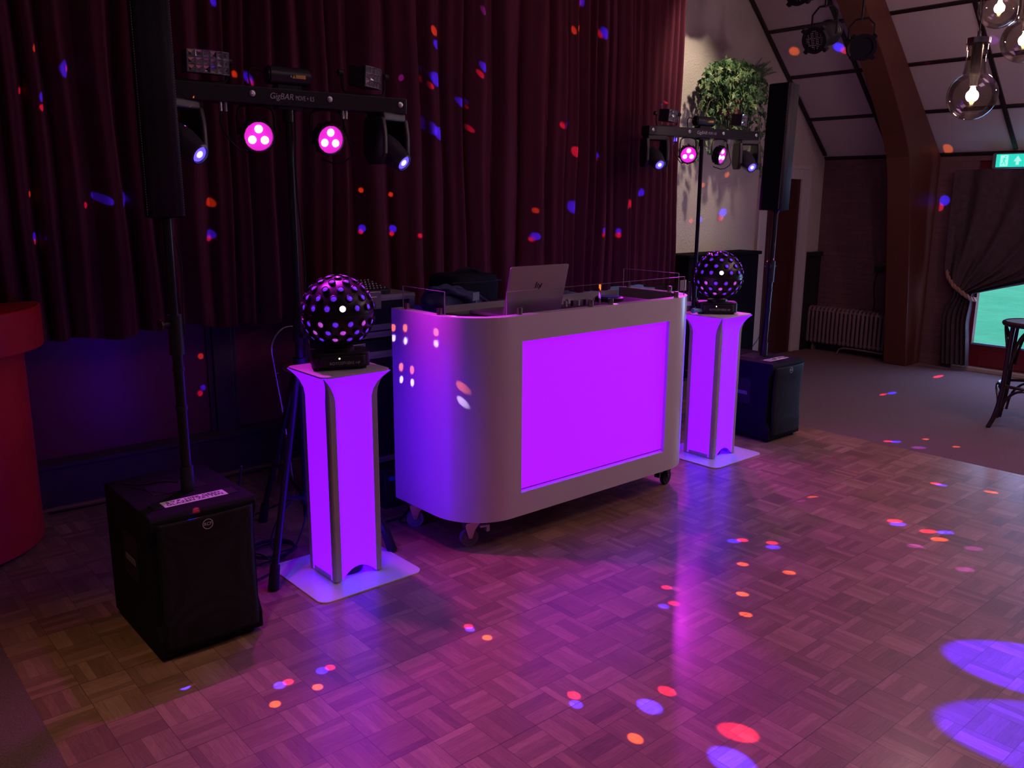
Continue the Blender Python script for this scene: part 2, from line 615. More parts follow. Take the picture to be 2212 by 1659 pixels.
# sloped panelled ceiling and the flat part above
sl = MB()
th = .08
pts = [(EAVE_X + .25, zc(EAVE_X + .25)), (TOPX, TOPZ), (TOPX, TOPZ + th), (EAVE_X + .25, zc(EAVE_X + .25) + th)]
Mxz = Matrix(((1, 0, 0, 0), (0, 0, 1, 0), (0, 1, 0, 0), (0, 0, 0, 1)))   # (x, z, y) -> (x, y, z)
sl.prism(pts, -5, 5.0, Mxz)
struct('ceiling', sl, 'cream_panel')
struct('ceiling', MB().box(-3.1, TOPX, -5, 5.0, TOPZ, TOPZ + .1), 'cream_panel')
n = 0
# dark battens: along the hall (constant x) and down the slope (constant y)
sx = 1 / math.hypot(1, SLOPE); sz = SLOPE * sx
for i in range(0, 9):
    x = 8.495 - .41 * i
    z = zc(x)
    b = MB()
    wdt = .016 if i else .02
    nx, nz = -sz * .014, -sx * .014
    b.prism([(x - wdt * sx, z + wdt * sz), (x + wdt * sx, z - wdt * sz), (x + wdt * sx + nx, z - wdt * sz + nz), (x - wdt * sx + nx, z + wdt * sz + nz)], -4.9, 4.835, Mxz)
    n += 1
    struct('trim_%d' % n, b, 'trim_dark')
for y in (4.815, 4.12, 3.0, 1.88, .76, -.36, -1.48):
    b = MB()
    x1, z1 = 8.46, zc(8.46)
    x0, z0 = TOPX, TOPZ
    b.prism([(x1, z1), (x0, z0), (x0 - sz * .016, z0 - sx * .016), (x1 - sz * .016, z1 - sx * .016)], y - .018, y + .018, Mxz)
    n += 1
    struct('trim_%d' % n, b, 'trim_dark')

# laminated timber arch, its foot on the floor beside the brick wall
inner = [(8.195, 0), (8.14, .40), (8.085, .80), (8.035, 1.12), (7.975, 1.42), (7.925, 1.70), (7.855, 1.95), (7.73, 2.14), (7.59, 2.31), (7.42, 2.50), (7.226, 2.71), (6.79, 3.11), (6.2, 3.60), (5.5, 4.14), (4.8, 4.6)]
outer = [(4.8, TOPZ - .02), (8.44, 2.02), (8.49, 1.97), (8.49, 0)]
ar = MB().prism(inner + outer, 3.65, 3.87, Mxz)
o = struct('trim_%d' % (n + 1), ar, 'beam_wood', bevel=.008)
n += 1

# stage front below the curtain: base, ledge, pilasters and a light strip on the floor
struct('baseboard_back', MB().box(-3, 5.64, 4.655, 4.69, .012, .215), 'stage_frame')
b = MB().prism([(4.655, .215), (4.635, .222), (4.635, .240), (4.665, .262), (4.69, .262), (4.69, .215)], -3, 5.64, Matrix(((0, 0, 1, 0), (1, 0, 0, 0), (0, 1, 0, 0), (0, 0, 0, 1))))
n += 1; struct('trim_%d' % n, b, 'stage_frame')
n += 1; struct('trim_%d' % n, MB().box(-3, 5.64, 4.63, 4.69, 0, .014), 'skirting', bevel=.004)
for x in (.60, 1.82, 3.04, 4.26):
    n += 1
    p = MB().box(x, x + .11, 4.66, 4.69, .24, .98).box(x - .03, x, 4.675, 4.69, .24, .98).box(x + .11, x + .14, 4.675, 4.69, .24, .98)
    struct('trim_%d' % n, p, 'stage_frame', bevel=.004)
n += 1; struct('trim_%d' % n, MB().box(-3, 5.64, 4.65, 4.69, .96, 1.06), 'stage_frame')

# white wall: door with pale frame, dark wainscot each side
d = thing('door_1', None, None, (7.31, 4.84, 0)); d['kind'] = 'structure'
fr = MB()
fr.box(0, .14, -.035, 0, 0, 1.90).box(.74, .88, -.035, 0, 0, 1.90).box(.14, .74, -.035, 0, 1.77, 1.90)
fr.box(-.012, .03, -.048, -.035, 0, 1.912).box(.85, .892, -.048, -.035, 0, 1.912).box(.03, .85, -.048, -.035, 1.87, 1.912)
fr.build('door_frame', 'door_frame', d, bevel=.004)
MB().box(.14, .74, -.012, 0, .005, 1.77).box(.22, .66, -.02, -.012, .15, .75).box(.22, .66, -.02, -.012, .95, 1.65).build('door_leaf', 'door_dark', d, bevel=.004)
MB().cyl((.20, -.07, .92), (.20, -.01, .92), .009).cyl((.20, -.065, .92), (.31, -.065, .92), .008).build('door_handle', 'alu', d, smooth=True)
for x0, x1, y0 in ((5.67, 7.29, 4.80), (8.22, 8.5, 4.79)):
    n += 1
    struct('trim_%d' % n, MB().box(x0, x1, y0, 4.84, 0, .99).box(x0 - .0, x1, y0 - .02, 4.84, .99, 1.035), 'black_wood', bevel=.005)

# glazed door in the brick wall, the field outside
g = thing('window_1', None, None, (8.5, 1.1, 0)); g['kind'] = 'structure'
f = MB()
f.box(.03, .09, 2.10, 2.21, 0, 1.93).box(.03, .09, 0, .11, 0, 1.93).box(.03, .09, .11, 2.10, 1.84, 1.93).box(.03, .09, .11, 2.10, 0, .25).box(.03, .09, 1.04, 1.12, .25, 1.84)
f.box(.022, .03, .2, .96, .05, .20).box(.022, .03, 1.2, 2.02, .05, .20)
f.build('door_frame', 'door_red', g, bevel=.004)
MB().box(.055, .06, .11, 1.04, .25, 1.84).box(.055, .06, 1.12, 2.10, .25, 1.84).build('glass_pane', 'window_glass', g)
MB().box(-.06, .04, -.02, 2.23, 0, .035).build('door_sill', 'sill_wood', g, bevel=.004)
MB().box(.018, .03, .11, 2.10, .245, .262).build('glazing_bead', 'sticky_blue', g)
gr = MB().grid(lambda u, v: (8.9 + 60 * u ** 2, -30 + 70 * v, -.12 - .25 * u + .03 * sin(u * 60 + v * 31)), 40, 40)
o = struct('ground', gr, 'grass')
# unseen windows in the wall behind the camera, with opaque, unlit panes
for i, x in enumerate((-1.6, 2.2, 6.0)):
    q = thing('window_%d' % (i + 2), None, None, (x, -4.99, 1.0)); q['kind'] = 'structure'
    MB().box(-.6, .6, 0, .05, 0, .06).box(-.6, .6, 0, .05, 1.2, 1.26).box(-.6, -.54, 0, .05, .06, 1.2).box(.54, .6, 0, .05, .06, 1.2).box(-.02, .02, 0, .05, .06, 1.2).build('window_frame', 'door_red', q)
    MB().box(-.54, .54, .01, .02, .06, 1.2).build('glass_pane', 'sticky_blue', q)

# ------------------------------------------------------------------ stage curtain
random.seed(11)
folds = []
x = .2
while x < 5.74:
    base_ = .125 if x < 1.4 else (.145 if x < 2.6 else (.19 if x < 4.3 else .10))
    pitch_ = base_ * random.uniform(.75, 1.35)
    folds.append((x, pitch_, random.uniform(.6, 1.0)))
    x += pitch_
fold_end = x


def fold_depth(x, z):
    t = (z - .9) / 3.8
    xs = x + .012 * sin(z * 1.7 + x * 3) + .008 * sin(z * 4.1 + x * 9)
    for a, p, amp in folds:
        if xs < a + p:
            ph = (xs - a) / p
            r_ = .62 + .2 * sin(a * 57)
            s_ = sin(pi / 2 * min(1, ph / r_)) ** .8 if ph < r_ else (.5 + .5 * cos(pi * min(1, (ph - r_) / (.96 - r_)))) if ph < .96 else 0
            A = min(.105, .75 * p) * amp * (1.05 - .2 * t)
            return A * s_ + .006 * sin(2 * pi * ph * 2 + a * 13)
    return 0


cb = MB()
NX, NZ = 1500, 22
X0, X1 = .25, 5.635


def cpt(u, v):
    x = X0 + (X1 - X0) * u
    hem = .895 + .012 * sin(x * 9) + .010 * sin(x * 23 + 1)
    if x > 2.2: hem += .0
    z = hem + (4.75 - hem) * v ** 1.15
    xx = x
    return (xx, 4.52 - fold_depth(x, z), z)


cb.grid(cpt, NX, NZ)
o = cb.build('stage_curtain', 'velvet', smooth=60)
tag(o, 'long dark red velvet stage curtain hanging in deep folds along the back of the hall', 'curtain')

# scalloped pelmet end above the right edge of the curtain
pb = MB().grid(lambda u, v: (5.62 + .62 * u, 4.40 + .03 * sin(u * 22) - .02 * sin(u * 9), (3.17 + .035 * sin(u * 7 + 1) + .02 * abs(sin(u * 14))) + .75 * v), 60, 6)
o = pb.build('curtain_pelmet', 'velvet', smooth=60)
tag(o, 'short rust-red gathered pelmet above the right end of the stage curtain', 'pelmet')

# red counter at the left edge of the picture
ct = thing('red_counter', 'red painted bar counter with rounded end left of the stage', 'counter', (.33, 4.40, 0))
def dshape(r, back, left):
    pts = [(r * cos(R(a)) * 1.0, r * sin(R(a)) * .92) for a in range(-90, 1, 6)]
    pts += [(r, back), (left, back), (left, -r * .92)]
    return pts
MB().prism(dshape(.50, .005, -2.0), .03, .92).build('counter_body', 'red_paint', ct, smooth=True)
MB().prism(dshape(.585, .006, -2.05), .92, 1.10).build('counter_top_band', 'red_paint', ct, smooth=True, bevel=.006)
MB().prism(dshape(.45, .0, -1.95), 0, .03).build('plinth', 'trim_dark', ct)

# ------------------------------------------------------------------ objects near the brick wall
rad = thing('radiator', 'ribbed cast-iron radiator under the socket on the brick wall', 'radiator', (8.37, 4.315, 0))
sec = MB()
for yy in (0,):
    for xx in (-.055, .055):
        sec.tube([(xx, 0, .10), (xx, 0, .13), (xx, 0, .42), (xx * .6, 0, .455), (0, 0, .46)], .016, 8)
    sec.box(-.06, .06, -.012, .012, .09, .12)
s0 = sec.build('radiator_section', 'radiator_paint', rad, smooth=True)
s0.location = (0, -.46, 0)
for i in range(1, 21):
    c = s0.copy(); col.objects.link(c); c.parent = rad; c.location = (0, -.46 + .046 * i, 0)
MB().cyl((-.05, -.47, .43), (-.05, .47, .43), .010).cyl((-.05, -.47, .115), (-.05, .47, .115), .010).build('header_pipe', 'radiator_paint', rad, smooth=True)
MB().tube([(-.06, -.50, .12), (-.07, -.45, .065), (-.07, -.1, .075), (-.075, .07, .07), (-.08, .10, 0)], .009).build('supply_pipe', 'radiator_paint', rad, smooth=True)
MB().cyl((-.055, -.49, .10), (-.055, -.49, .15), .018).build('valve', 'radiator_paint', rad, smooth=True)
for yy in (-.41, .41):
    MB().box(-.03, .03, yy - .01, yy + .01, 0, .10).build('radiator_foot', 'radiator_paint', rad)

so = thing('wall_socket', 'small black power socket with a hanging lead on the brick wall', 'socket', (8.5, 4.14, .885))
MB().box(-.03, 0, -.045, .045, -.03, .03).build('socket_plate', 'black_plastic', so, bevel=.006)
MB().tube([(-.03, .0, -.02), (-.06, .01, -.09), (-.05, .02, -.2), (-.06, -.01, -.34), (-.06, 0, -.42)], .006).build('power_lead', 'rubber', so, smooth=True)

dv = thing('wireless_receiver', 'little black box with a blue light on a shelf by the timber arch', 'receiver', (8.43, 3.95, .985))
MB().box(-.09, .07, -.07, .09, -.015, 0).build('shelf', 'black_wood', dv)
MB().box(-.06, .05, -.05, .05, .001, .035).build('receiver_body', 'black_plastic', dv, bevel=.005)
MB().cyl((-.03, .04, .02), (-.03, .085, .10), .004).build('antenna', 'black_plastic', dv)
MB().sph((-.062, -.035, .018), .009).build('status_light', 'led_blue', dv, smooth=True)

# drape tied back beside the glazed door
def drape(u, v):
    z = .05 + 1.80 * v
    yl = 3.47 - .06 * max(0, (.75 - z)) / .75
    if z > .74:
        t = (z - .74) / (1.85 - .74)
        yr = 3.10 - 1.95 * t ** .62 if t > 0 else 3.10
        yr = 3.12 - 1.97 * min(1, t) ** .66
    else:
        t = (.74 - z) / .69
        yr = 3.12 + .10 * sin(min(1, t * 2.2) * pi / 2) - .06 * t
    y = yl + (yr - yl) * u
    pinch = math.exp(-((z - .72) / .12) ** 2)
    yc = 3.22
    y = y * (1 - pinch * .45) + yc * pinch * .45
    x = 8.40 + (.028 - .012 * pinch) * sin(u * 38 + .6 * sin(z * 3)) + .008 * sin(u * 83 + z * 5) - .03 * pinch
    return (x, y, z)
o = MB().grid(drape, 150, 50).build('door_drape', 'mauve_curtain', smooth=60)
tag(o, 'dark mauve patterned drape gathered back left of the glazed door', 'curtain')
rp = thing('tie_back_rope', 'thick twisted rust-coloured tie-back rope around the mauve drape', 'rope', (8.32, 3.3, .8))
path = [Vector((.13, .17, .14)), Vector((.06, .12, .07)), Vector((.0, .04, .0)), Vector((-.01, -.05, -.06)), Vector((.01, -.12, -.11)), Vector((.06, -.15, -.12))]
for ph in (0, pi):
    P = []
    for i in range(61):
        t = i / 60 * (len(path) - 1); k = min(int(t), len(path) - 2); p = path[k].lerp(path[k + 1], t - k)
        a = i * .55 + ph
        P.append(p + Vector((cos(a) * .011, 0, sin(a) * .011)))
    MB().tube(P, .012, 8, smooth=0).build('rope_strand', 'rope', rp, smooth=True)

# exit sign
ex = thing('exit_sign', 'lit green emergency exit sign with a running figure and arrow above the drape', 'exit sign', (8.5, 3.18, 1.853))
MB().prism(rrect(-.0, .36, 0, .135, .02), 0, .055, Matrix(((0, 0, -1, 0), (-1, 0, 0, 0), (0, 1, 0, 0), (0, 0, 0, 1)))).build('housing', 'grey_plastic', ex, bevel=.004)
MB().box(-.060, -.055, -.35, -.035, .012, .123).build('green_face', 'exit_green', ex)
F = lambda u, v: (-.0615, -u, v)
fig = MB()
fig.box(-.0615, -.060, -.135, -.070, .020, .115)
fig.build('white_panel', 'exit_white', ex)
man = MB()
def limb(a, b, r): man.tube([(-.0625, -a[0], a[1]), (-.0625, -b[0], b[1])], r, 6, smooth=0)
man.sph((-.0625, -.112, .101), .0065, 10, 6)
limb((.108, .092), (.100, .066), .0065); limb((.108, .090), (.094, .086), .003); limb((.094, .086), (.088, .074), .003)
limb((.108, .088), (.117, .078), .003); limb((.117, .078), (.127, .082), .003)
limb((.100, .066), (.112, .052), .004); limb((.112, .052), (.114, .032), .004)
limb((.100, .066), (.094, .046), .004); limb((.094, .046), (.080, .040), .004)
man.build('running_figure', 'exit_green', ex, smooth=True)
MB().prism([(.200, .030), (.225, .030), (.225, .060), (.245, .060), (.2125, .108), (.180, .060), (.200, .060)], .060, .0615, Matrix(((0, 0, -1, 0), (-1, 0, 0, 0), (0, 1, 0, 0), (0, 0, 0, 1)))).build('arrow', 'exit_white', ex)

# bentwood bar stool at the right edge
bs = thing('bar_stool', 'dark bentwood bar stool on the carpet at the right edge', 'stool', (6.62, 2.08, 0))
SH = .735
ringpts = lambda r, z, k=24: [(r * cos(2 * pi * i / k), r * sin(2 * pi * i / k), z) for i in range(k)]
MB().tube(ringpts(.185, SH), .018, 10, closed=True, smooth=0).build('seat_ring', 'bentwood', bs, smooth=True)
MB().lathe([(.0, SH + .006), (.14, SH + .008), (.175, SH + .014), (.175, SH - .004), (0, SH - .006)], seg=32).build('seat', 'sticky_blue', bs, smooth=True)
for k in range(4):
    a = R(45 + 90 * k + 12)
    ca, sa = cos(a), sin(a)
    P = lambda r, z: (r * ca, r * sa, z)
    MB().tube([P(.165, SH - .01), P(.175, .6), P(.18, .42), P(.19, .22), P(.22, .08), P(.262, 0)], .016, 10, smooth=2).build('leg', 'bentwood', bs, smooth=True)
    nx_, ny_ = -sa, ca
    Q = lambda r, t, z: (r * ca + t * nx_, r * sa + t * ny_, z)
    MB().tube([Q(.165, .015, .42), Q(.16, .035, .56), Q(.155, .075, .66), Q(.13, .12, SH - .02)], .010, 8, smooth=2).tube([Q(.165, -.015, .42), Q(.16, -.035, .56), Q(.155, -.075, .66), Q(.13, -.12, SH - .02)], .010, 8, smooth=2).build('brace', 'bentwood', bs, smooth=True)
    MB().tube([Q(.19, .015, .08), Q(.185, .03, .2), Q(.165, .09, .27), Q(.13, .13, .285)], .009, 8, smooth=2).tube([Q(.19, -.015, .08), Q(.185, -.03, .2), Q(.165, -.09, .27), Q(.13, -.13, .285)], .009, 8, smooth=2).build('brace', 'bentwood', bs, smooth=True)
MB().tube(ringpts(.175, .30), .011, 8, closed=True, smooth=0).build('foot_ring', 'bentwood', bs, smooth=True)

# glass globe pendants
def pendant(loc, label):
    p = thing('pendant_lamp', label, 'pendant lamp', loc, group='glass globe pendants')
    r = .116
    prof = []
    for i in range(0, 15):
        a = -pi / 2 + (pi / 2 + R(62)) * i / 14
        prof.append((max(1e-6, r * cos(a)), r * sin(a)))
    prof[0] = (0, -r)
    prof += [(.049, .125), (.047, .16), (.047, .245)]
    MB().lathe(prof, seg=40, cap=False).build('glass_globe', 'smoked_glass', p, smooth=True)
    MB().lathe([(.0, .243), (.054, .243), (.054, .268), (.03, .272), (.008, .274), (.008, .30), (0, .30)], seg=28).build('cap', 'chrome', p, smooth=True)
    MB().lathe([(.026, .24), (.026, .10), (.018, .075), (.018, .045), (0, .04)], seg=18).build('lamp_holder', 'cap_metal', p, smooth=True)
    MB().lathe([(0, -.028), (.014, -.02), (.018, 0), (.014, .028), (.009, .045)], seg=16).build('bulb', 'bulb_hot', p, smooth=True)
    MB().cyl((0, 0, .29), (0, 0, zc(loc[0]) - loc[2]), .0025, seg=6).build('cord', 'black_plastic', p)
    return p
pendant((4.612, 1.866, 2.081), 'clear glass globe pendant hanging lowest and leftmost of the three')
pendant((5.78, 2.24, 2.70), 'clear glass globe pendant cut off by the top edge')
pendant((5.28, 1.90, 2.42), 'clear glass globe pendant cut off by the right edge')

# stage cans by the arch
def can(loc, axis, label, leds=True):
    t = thing('stage_can_light', label, 'stage light', loc, group='black stage cans by the arch')
    ax = Vector(axis).normalized()         # from front to back
    M = ax.to_track_quat('Z', 'Y').to_matrix().to_4x4()
    MB().lathe([(.070, .0), (.092, .0), (.092, .05), (.084, .06), (.084, .20), (.089, .205), (.084, .21), (.084, .225), (.089, .23), (.082, .24), (.078, .27), (.05, .34), (0, .36)], M, 30, cap=False).build('can_body', 'black_metal', t, smooth=True)
    fr_ = MB()
    for k in range(4):
        a = R(45 + 90 * k)
        fr_.box(-.014, .014, .085, .115, -.008, .03, M @ Matrix.Rotation(a, 4, 'Z'))
    fr_.lathe([(.070, -.004), (.094, -.004), (.094, .004), (.070, .004)], M, 30, cap=False)
    fr_.build('gel_frame', 'black_metal' if leds else 'dull_black', t)
    MB().lathe([(0, .012), (.085, .012), (.085, .016), (0, .016)], M, 24).build('lamp_face', 'black_plastic' if leds else 'dull_black', t)
    d_ = MB()
    for i in range(-5, 6):
        for j in range(-5, 6):
            if (i * i + j * j) < 28 and (i % 3 != 0 or j % 4 == 1):
                d_.box(i * .012 - .0022, i * .012 + .0022, j * .012 - .0022, j * .012 + .0022, .008, .012, M)
    if leds: d_.build('led_array', 'white_gloss', t)
    c = ax * .14
    MB().tube([c + Vector((0, .10, 0)), c + Vector((0, .10, .20)), c + Vector((0, -.10, .20)), c + Vector((0, -.10, 0))], .008, 6, smooth=1).build('yoke', 'black_metal', t, smooth=True)
    h = zc(loc[0] + c.x) - loc[2]
    MB().cyl(c + Vector((0, 0, .19)), c + Vector((0, 0, h)), .010).build('hanging_arm', 'black_metal', t, smooth=True)
    return t
can((5.90, 3.52, 2.69), (.52, .02, .20), 'black stage can light with its lens array facing left, below the topmost one')
can((5.86, 3.66, 3.03), (.52, .02, .16), 'black stage can light cut off by the top edge')
can((6.28, 3.345, 2.665), (.55, .42, .10), 'small dark stage can light nearest to the timber arch', False)

# black cabinet against the white wall
o = thing('black_cabinet', 'plain black cabinet against the white wall behind the right mirror ball lamp', 'cabinet', (6.46, 4.67, 0))
MB().box(-.52, .52, -.11, .12, .03, 1.075).build('cabinet_body', 'dull_black', o, bevel=.01)
MB().box(-.54, .54, -.13, .125, 1.075, 1.105).build('cabinet_top', 'dull_black', o, bevel=.008)
MB().box(-.48, .48, -.09, .10, 0, .03).build('plinth', 'black_wood', o)

# ivy in a wall basket
iv = thing('ivy_plant', 'green trailing ivy and fern in a basket high on the white wall', 'plant', (6.44, 4.62, 2.27))
MB().lathe([(0, -.02), (.10, -.02), (.14, .06), (.15, .12), (.13, .12), (.12, .05), (0, .03)], seg=20).build('basket', 'terracotta', iv, smooth=True)
MB().cyl((0, .13, .05), (0, .215, .05), .012).build('wall_hook', 'black_metal', iv)
random.seed(5)
lf = MB()
IVY = [(0, -.55), (.10, -.42), (.42, -.48), (.28, -.12), (.62, .10), (.26, .18), (.22, .38), (0, .85), (-.22, .38), (-.26, .18), (-.62, .10), (-.28, -.12), (-.42, -.48), (-.10, -.42)]
def leaf(p, s, mi):
    q = Matrix.Rotation(random.uniform(0, 2 * pi), 4, 'Z') @ Matrix.Rotation(random.uniform(.6, 1.7), 4, 'X') @ Matrix.Rotation(random.uniform(0, 2 * pi), 4, 'Z')
    if random.random() < .75:      # most blades face the room, tips down
        q = Matrix.Rotation(random.uniform(-.9, .9), 4, 'Z') @ Matrix.Rotation(R(90) + random.uniform(-.7, .5), 4, 'X') @ Matrix.Rotation(pi + random.uniform(-.7, .7), 4, 'Z')
    M = Matrix.Translation(p) @ q
    c = lf.bm.verts.new(M @ Vector((0, 0, .12 * s)))
    vs = [lf.bm.verts.new(M @ Vector((x * s, y * s, 0))) for x, y in IVY]
    lf.mi = mi
    for i in range(len(vs)):
        lf._fin([lf.bm.faces.new((c, vs[i], vs[(i + 1) % len(vs)]))])
def ivy_pt():
    while True:
        a, b, c_ = (random.uniform(-1, 1) for _ in range(3))
        if a * a + b * b + c_ * c_ < 1:
            return a, b, c_
for i in range(1250):
    a, b, c_ = ivy_pt()
    # bulk: a wide dome that hangs lower at the left
    p = Vector((a * .44 + .02, -.02 + b * .20 - .02, .18 + c_ * .30))
    if c_ < -.2 and abs(a) > .62: continue
    lf_s = random.uniform(.034, .054)
    leaf(p, lf_s, 1 if (random.random() < .42 and b < .2) else 0)
for x0, z0, L, dx in ((-.38, .02, .42, -.14), (-.30, -.02, .30, -.05), (-.12, -.06, .22, -.02), (.05, -.08, .28, .02), (.20, -.05, .30, .03), (.36, .0, .50, .10), (.42, .05, .42, .16), (-.44, .1, .30, -.10)):
    for i in range(int(L * 75)):
        t = random.random()
        p = Vector((x0 + dx * t + random.uniform(-.02, .02), -.08 + random.uniform(-.03, .03), z0 - L * t))
        leaf(p, random.uniform(.030, .044), 1 if random.random() < .5 else 0)
lf.mi = 0
for k in range(16):          # fern fronds at the top right
    az = random.uniform(-.6, 1.2); L = random.uniform(.20, .34)
    base = Vector((.12 + random.uniform(-.1, .22), -.04, .32))
    dirv = Vector((cos(az) * .8, -.25 + random.uniform(-.3, .3), .55)).normalized()
    for i in range(16):
        t = i / 16
        p = base + dirv * L * t + Vector((0, 0, -.22 * t * t * L))
        wl = .040 * (1 - t) + .006
        side = dirv.cross(Vector((0, 1, 0))).normalized()
        for sgn in (-1, 1):
            v0 = lf.bm.verts.new(p); v1 = lf.bm.verts.new(p + dirv * .012); v2 = lf.bm.verts.new(p + side * sgn * wl + dirv * .014)
            lf._fin([lf.bm.faces.new((v0, v1, v2))])
lf.build('foliage', ['leaf', 'leaf_light'], iv)
st = MB()
for x0, z0, L, dx in ((-.38, .08, .48, -.14), (.36, .05, .55, .10), (.42, .1, .45, .16), (-.44, .15, .35, -.10), (.0, .05, .35, .02)):
    st.tube([(x0 * .3, -.05, .15), (x0 * .8, -.08, .12), (x0, -.08, z0), (x0 + dx, -.08, z0 - L)], .0035, 5)
st.build('trailing_stem', 'stem', iv, smooth=True)

# ================================================================== DJ booth
BX0, BX1, BY0, BY1, BZ0, BZ1 = 2.165, 3.785, 2.78, 3.36, .145, 1.073
bt = thing('dj_booth', 'white curved DJ booth on castors with a glowing violet front panel', 'DJ booth', (BX0, BY0, 0))
LX, LY = BX1 - BX0, BY1 - BY0
RC = .25
outer_p = [(0, LY)] + [(RC - RC * cos(R(a)), RC - RC * sin(R(a))) for a in range(0, 91, 6)]
px0, px1, pz0, pz1 = .304, 1.318, .255, .958
outer_p += [(px0, 0), (px1, 0)] + [(LX - RC + RC * sin(R(a)), RC - RC * cos(R(a))) for a in range(0, 91, 6)] + [(LX, LY)]
T_ = .055
def inset(pts, t):
    out = []
    for i, p in enumerate(pts):
        a = Vector(pts[max(0, i - 1)]); b = Vector(pts[min(len(pts) - 1, i + 1)])
        d_ = (b - a).normalized(); nrm = Vector((-d_.y, d_.x))
        out.append((p[0] + nrm.x * t, p[1] + nrm.y * t))
    return out
inner_p = inset(outer_p, T_)
sh = MB()
zs = [BZ0, pz0, pz1, BZ1]
def col_v(p): return [sh.bm.verts.new((p[0], p[1], z)) for z in zs]
O_ = [col_v(p) for p in outer_p]; I_ = [col_v(p) for p in inner_p]
for i in range(len(O_) - 1):
    is_panel = abs(outer_p[i][0] - px0) < 1e-6 and abs(outer_p[i + 1][0] - px1) < 1e-6
    for k in range(3):
        if not (is_panel and k == 1):
            sh._fin([sh.bm.faces.new((O_[i][k], O_[i + 1][k], O_[i + 1][k + 1], O_[i][k + 1]))])
        sh._fin([sh.bm.faces.new((I_[i][k + 1], I_[i + 1][k + 1], I_[i + 1][k], I_[i][k]))])
    sh._fin([sh.bm.faces.new((O_[i][3], O_[i + 1][3], I_[i + 1][3], I_[i][3]))])
    sh._fin([sh.bm.faces.new((I_[i][0], I_[i + 1][0], O_[i + 1][0], O_[i][0]))])
for i in (0, len(O_) - 1):
    for k in range(3):
        q = (O_[i][k], O_[i][k + 1], I_[i][k + 1], I_[i][k])
        sh._fin([sh.bm.faces.new(q if i == 0 else tuple(reversed(q)))])
# reveal of the panel opening
rv = [sh.bm.verts.new((x, .024, z)) for x, z in ((px0, pz0), (px1, pz0), (px1, pz1), (px0, pz1))]
ip = [i for i in range(len(outer_p)) if abs(outer_p[i][0] - px0) < 1e-6][0]
fo = [O_[ip][1], O_[ip + 1][1], O_[ip + 1][2], O_[ip][2]]
for k in range(4):
    sh._fin([sh.bm.faces.new((fo[k], fo[(k + 1) % 4], rv[(k + 1) % 4], rv[k]))])
shell = sh.build('booth_shell', 'white_gloss', bt, smooth=35)
MB().box(px0, px1, .020, .026, pz0, pz1).build('lit_panel', 'lit_panel', bt, label='glowing violet front panel')
MB().box(px0 + .004, px1 - .004, .014, .017, pz0 + .010, pz0 + .013).build('panel_seam', 'print_black', bt)
MB().prism([(p[0], p[1]) for p in inset(outer_p, .03)], BZ0 - .004, BZ0 + .02).build('floor_plate', 'white_matt', bt)
MB().prism([(p[0], p[1]) for p in inset(outer_p, T_ + .002)], .93, .955).build('worktop', 'black_plastic', bt)

def castor(x, y, m_fork, m_wheel, rz=0, r=.036):
    c = MB()
    c.box(x - .045, x + .045, y - .04, y + .04, BZ0 - .012, BZ0 - .004)
    c.cyl((x, y, BZ0 - .03), (x, y, BZ0 - .010), .022)
    M = Matrix.Translation((x, y, 0)) @ Matrix.Rotation(rz, 4, 'Z')
    for s in (-1, 1):
        c.prism([(-.030, BZ0 - .028), (.040, BZ0 - .028), (.046, BZ0 - .040), (.036, .070), (.028, .042), (.013, .042), (-.002, .082)], s * .020 - .002, s * .020 + .002, M @ Matrix(((1, 0, 0, 0), (0, 0, 1, 0), (0, 1, 0, 0), (0, 0, 0, 1))))
    o = c.build('castor_fork', m_fork, bt)
    w_ = MB().lathe([(0, -.013), (r * .55, -.013), (r * .6, -.010), (r * .82, -.010), (r, -.012), (r, .012), (r * .82, .010), (r * .6, .010), (r * .55, .013), (0, .013)], M @ Matrix.Translation((.020, 0, r)) @ Matrix.Rotation(pi / 2, 4, 'X'), 28)
    w_.build('wheel', m_wheel, o, smooth=True)
    b_ = MB().box(-.075, -.030, -.016, .016, BZ0 - .062, BZ0 - .050, M @ Matrix.Translation((0, 0, 0))).box(-.080, -.062, -.016, .016, BZ0 - .085, BZ0 - .05, M)
    b_.build('brake_lever', m_fork, o, bevel=.003)
castor(.135, .145, 'zinc', 'wheel_grey', R(165), .043)
castor(.08, .50, 'zinc', 'wheel_grey', R(150), .041)
castor(LX - .13, .13, 'black_metal', 'rubber', R(10), .042)
castor(LX - .10, .48, 'black_metal', 'rubber', R(15), .042)

# clear screens standing in metal clamps on the rim
def pane(x0, y0, x1, y1, z0=BZ1 + .006, h=.098):
    a = Vector((x0, y0, 0)); b = Vector((x1, y1, 0)); d_ = (b - a).normalized(); nn = Vector((-d_.y, d_.x, 0)) * .0025
    MB().prism([(a + nn)[:2], (b + nn)[:2], (b - nn)[:2], (a - nn)[:2]], z0, z0 + h).build('screen_pane', 'plexiglass', bt)
    e = MB()
    e.prism([(a + nn)[:2], (b + nn)[:2], (b - nn)[:2], (a - nn)[:2]], z0 + h, z0 + h + .0012)
    for p, s in ((a, 1), (b, -1)):
        e.prism([(p + nn)[:2], (p + nn - d_ * .002 * s)[:2], (p - nn - d_ * .002 * s)[:2], (p - nn)[:2]], z0, z0 + h)
    e.build('screen_edge', 'pane_edge', bt)
def clamp(x, y):
    MB().cyl((x, y, BZ1), (x, y, BZ1 + .030), .013, seg=14).cyl((x - .008, y, BZ1 + .022), (x + .008, y, BZ1 + .022), .009).build('screen_clamp', 'cap_metal', bt, smooth=True)
pane(.028, LY - .06, .028, .20)
pane(.235, .028, .815, .028)
pane(.825, .028, LX - .16, .028)
pane(LX - .028, .17, LX - .028, LY - .01)
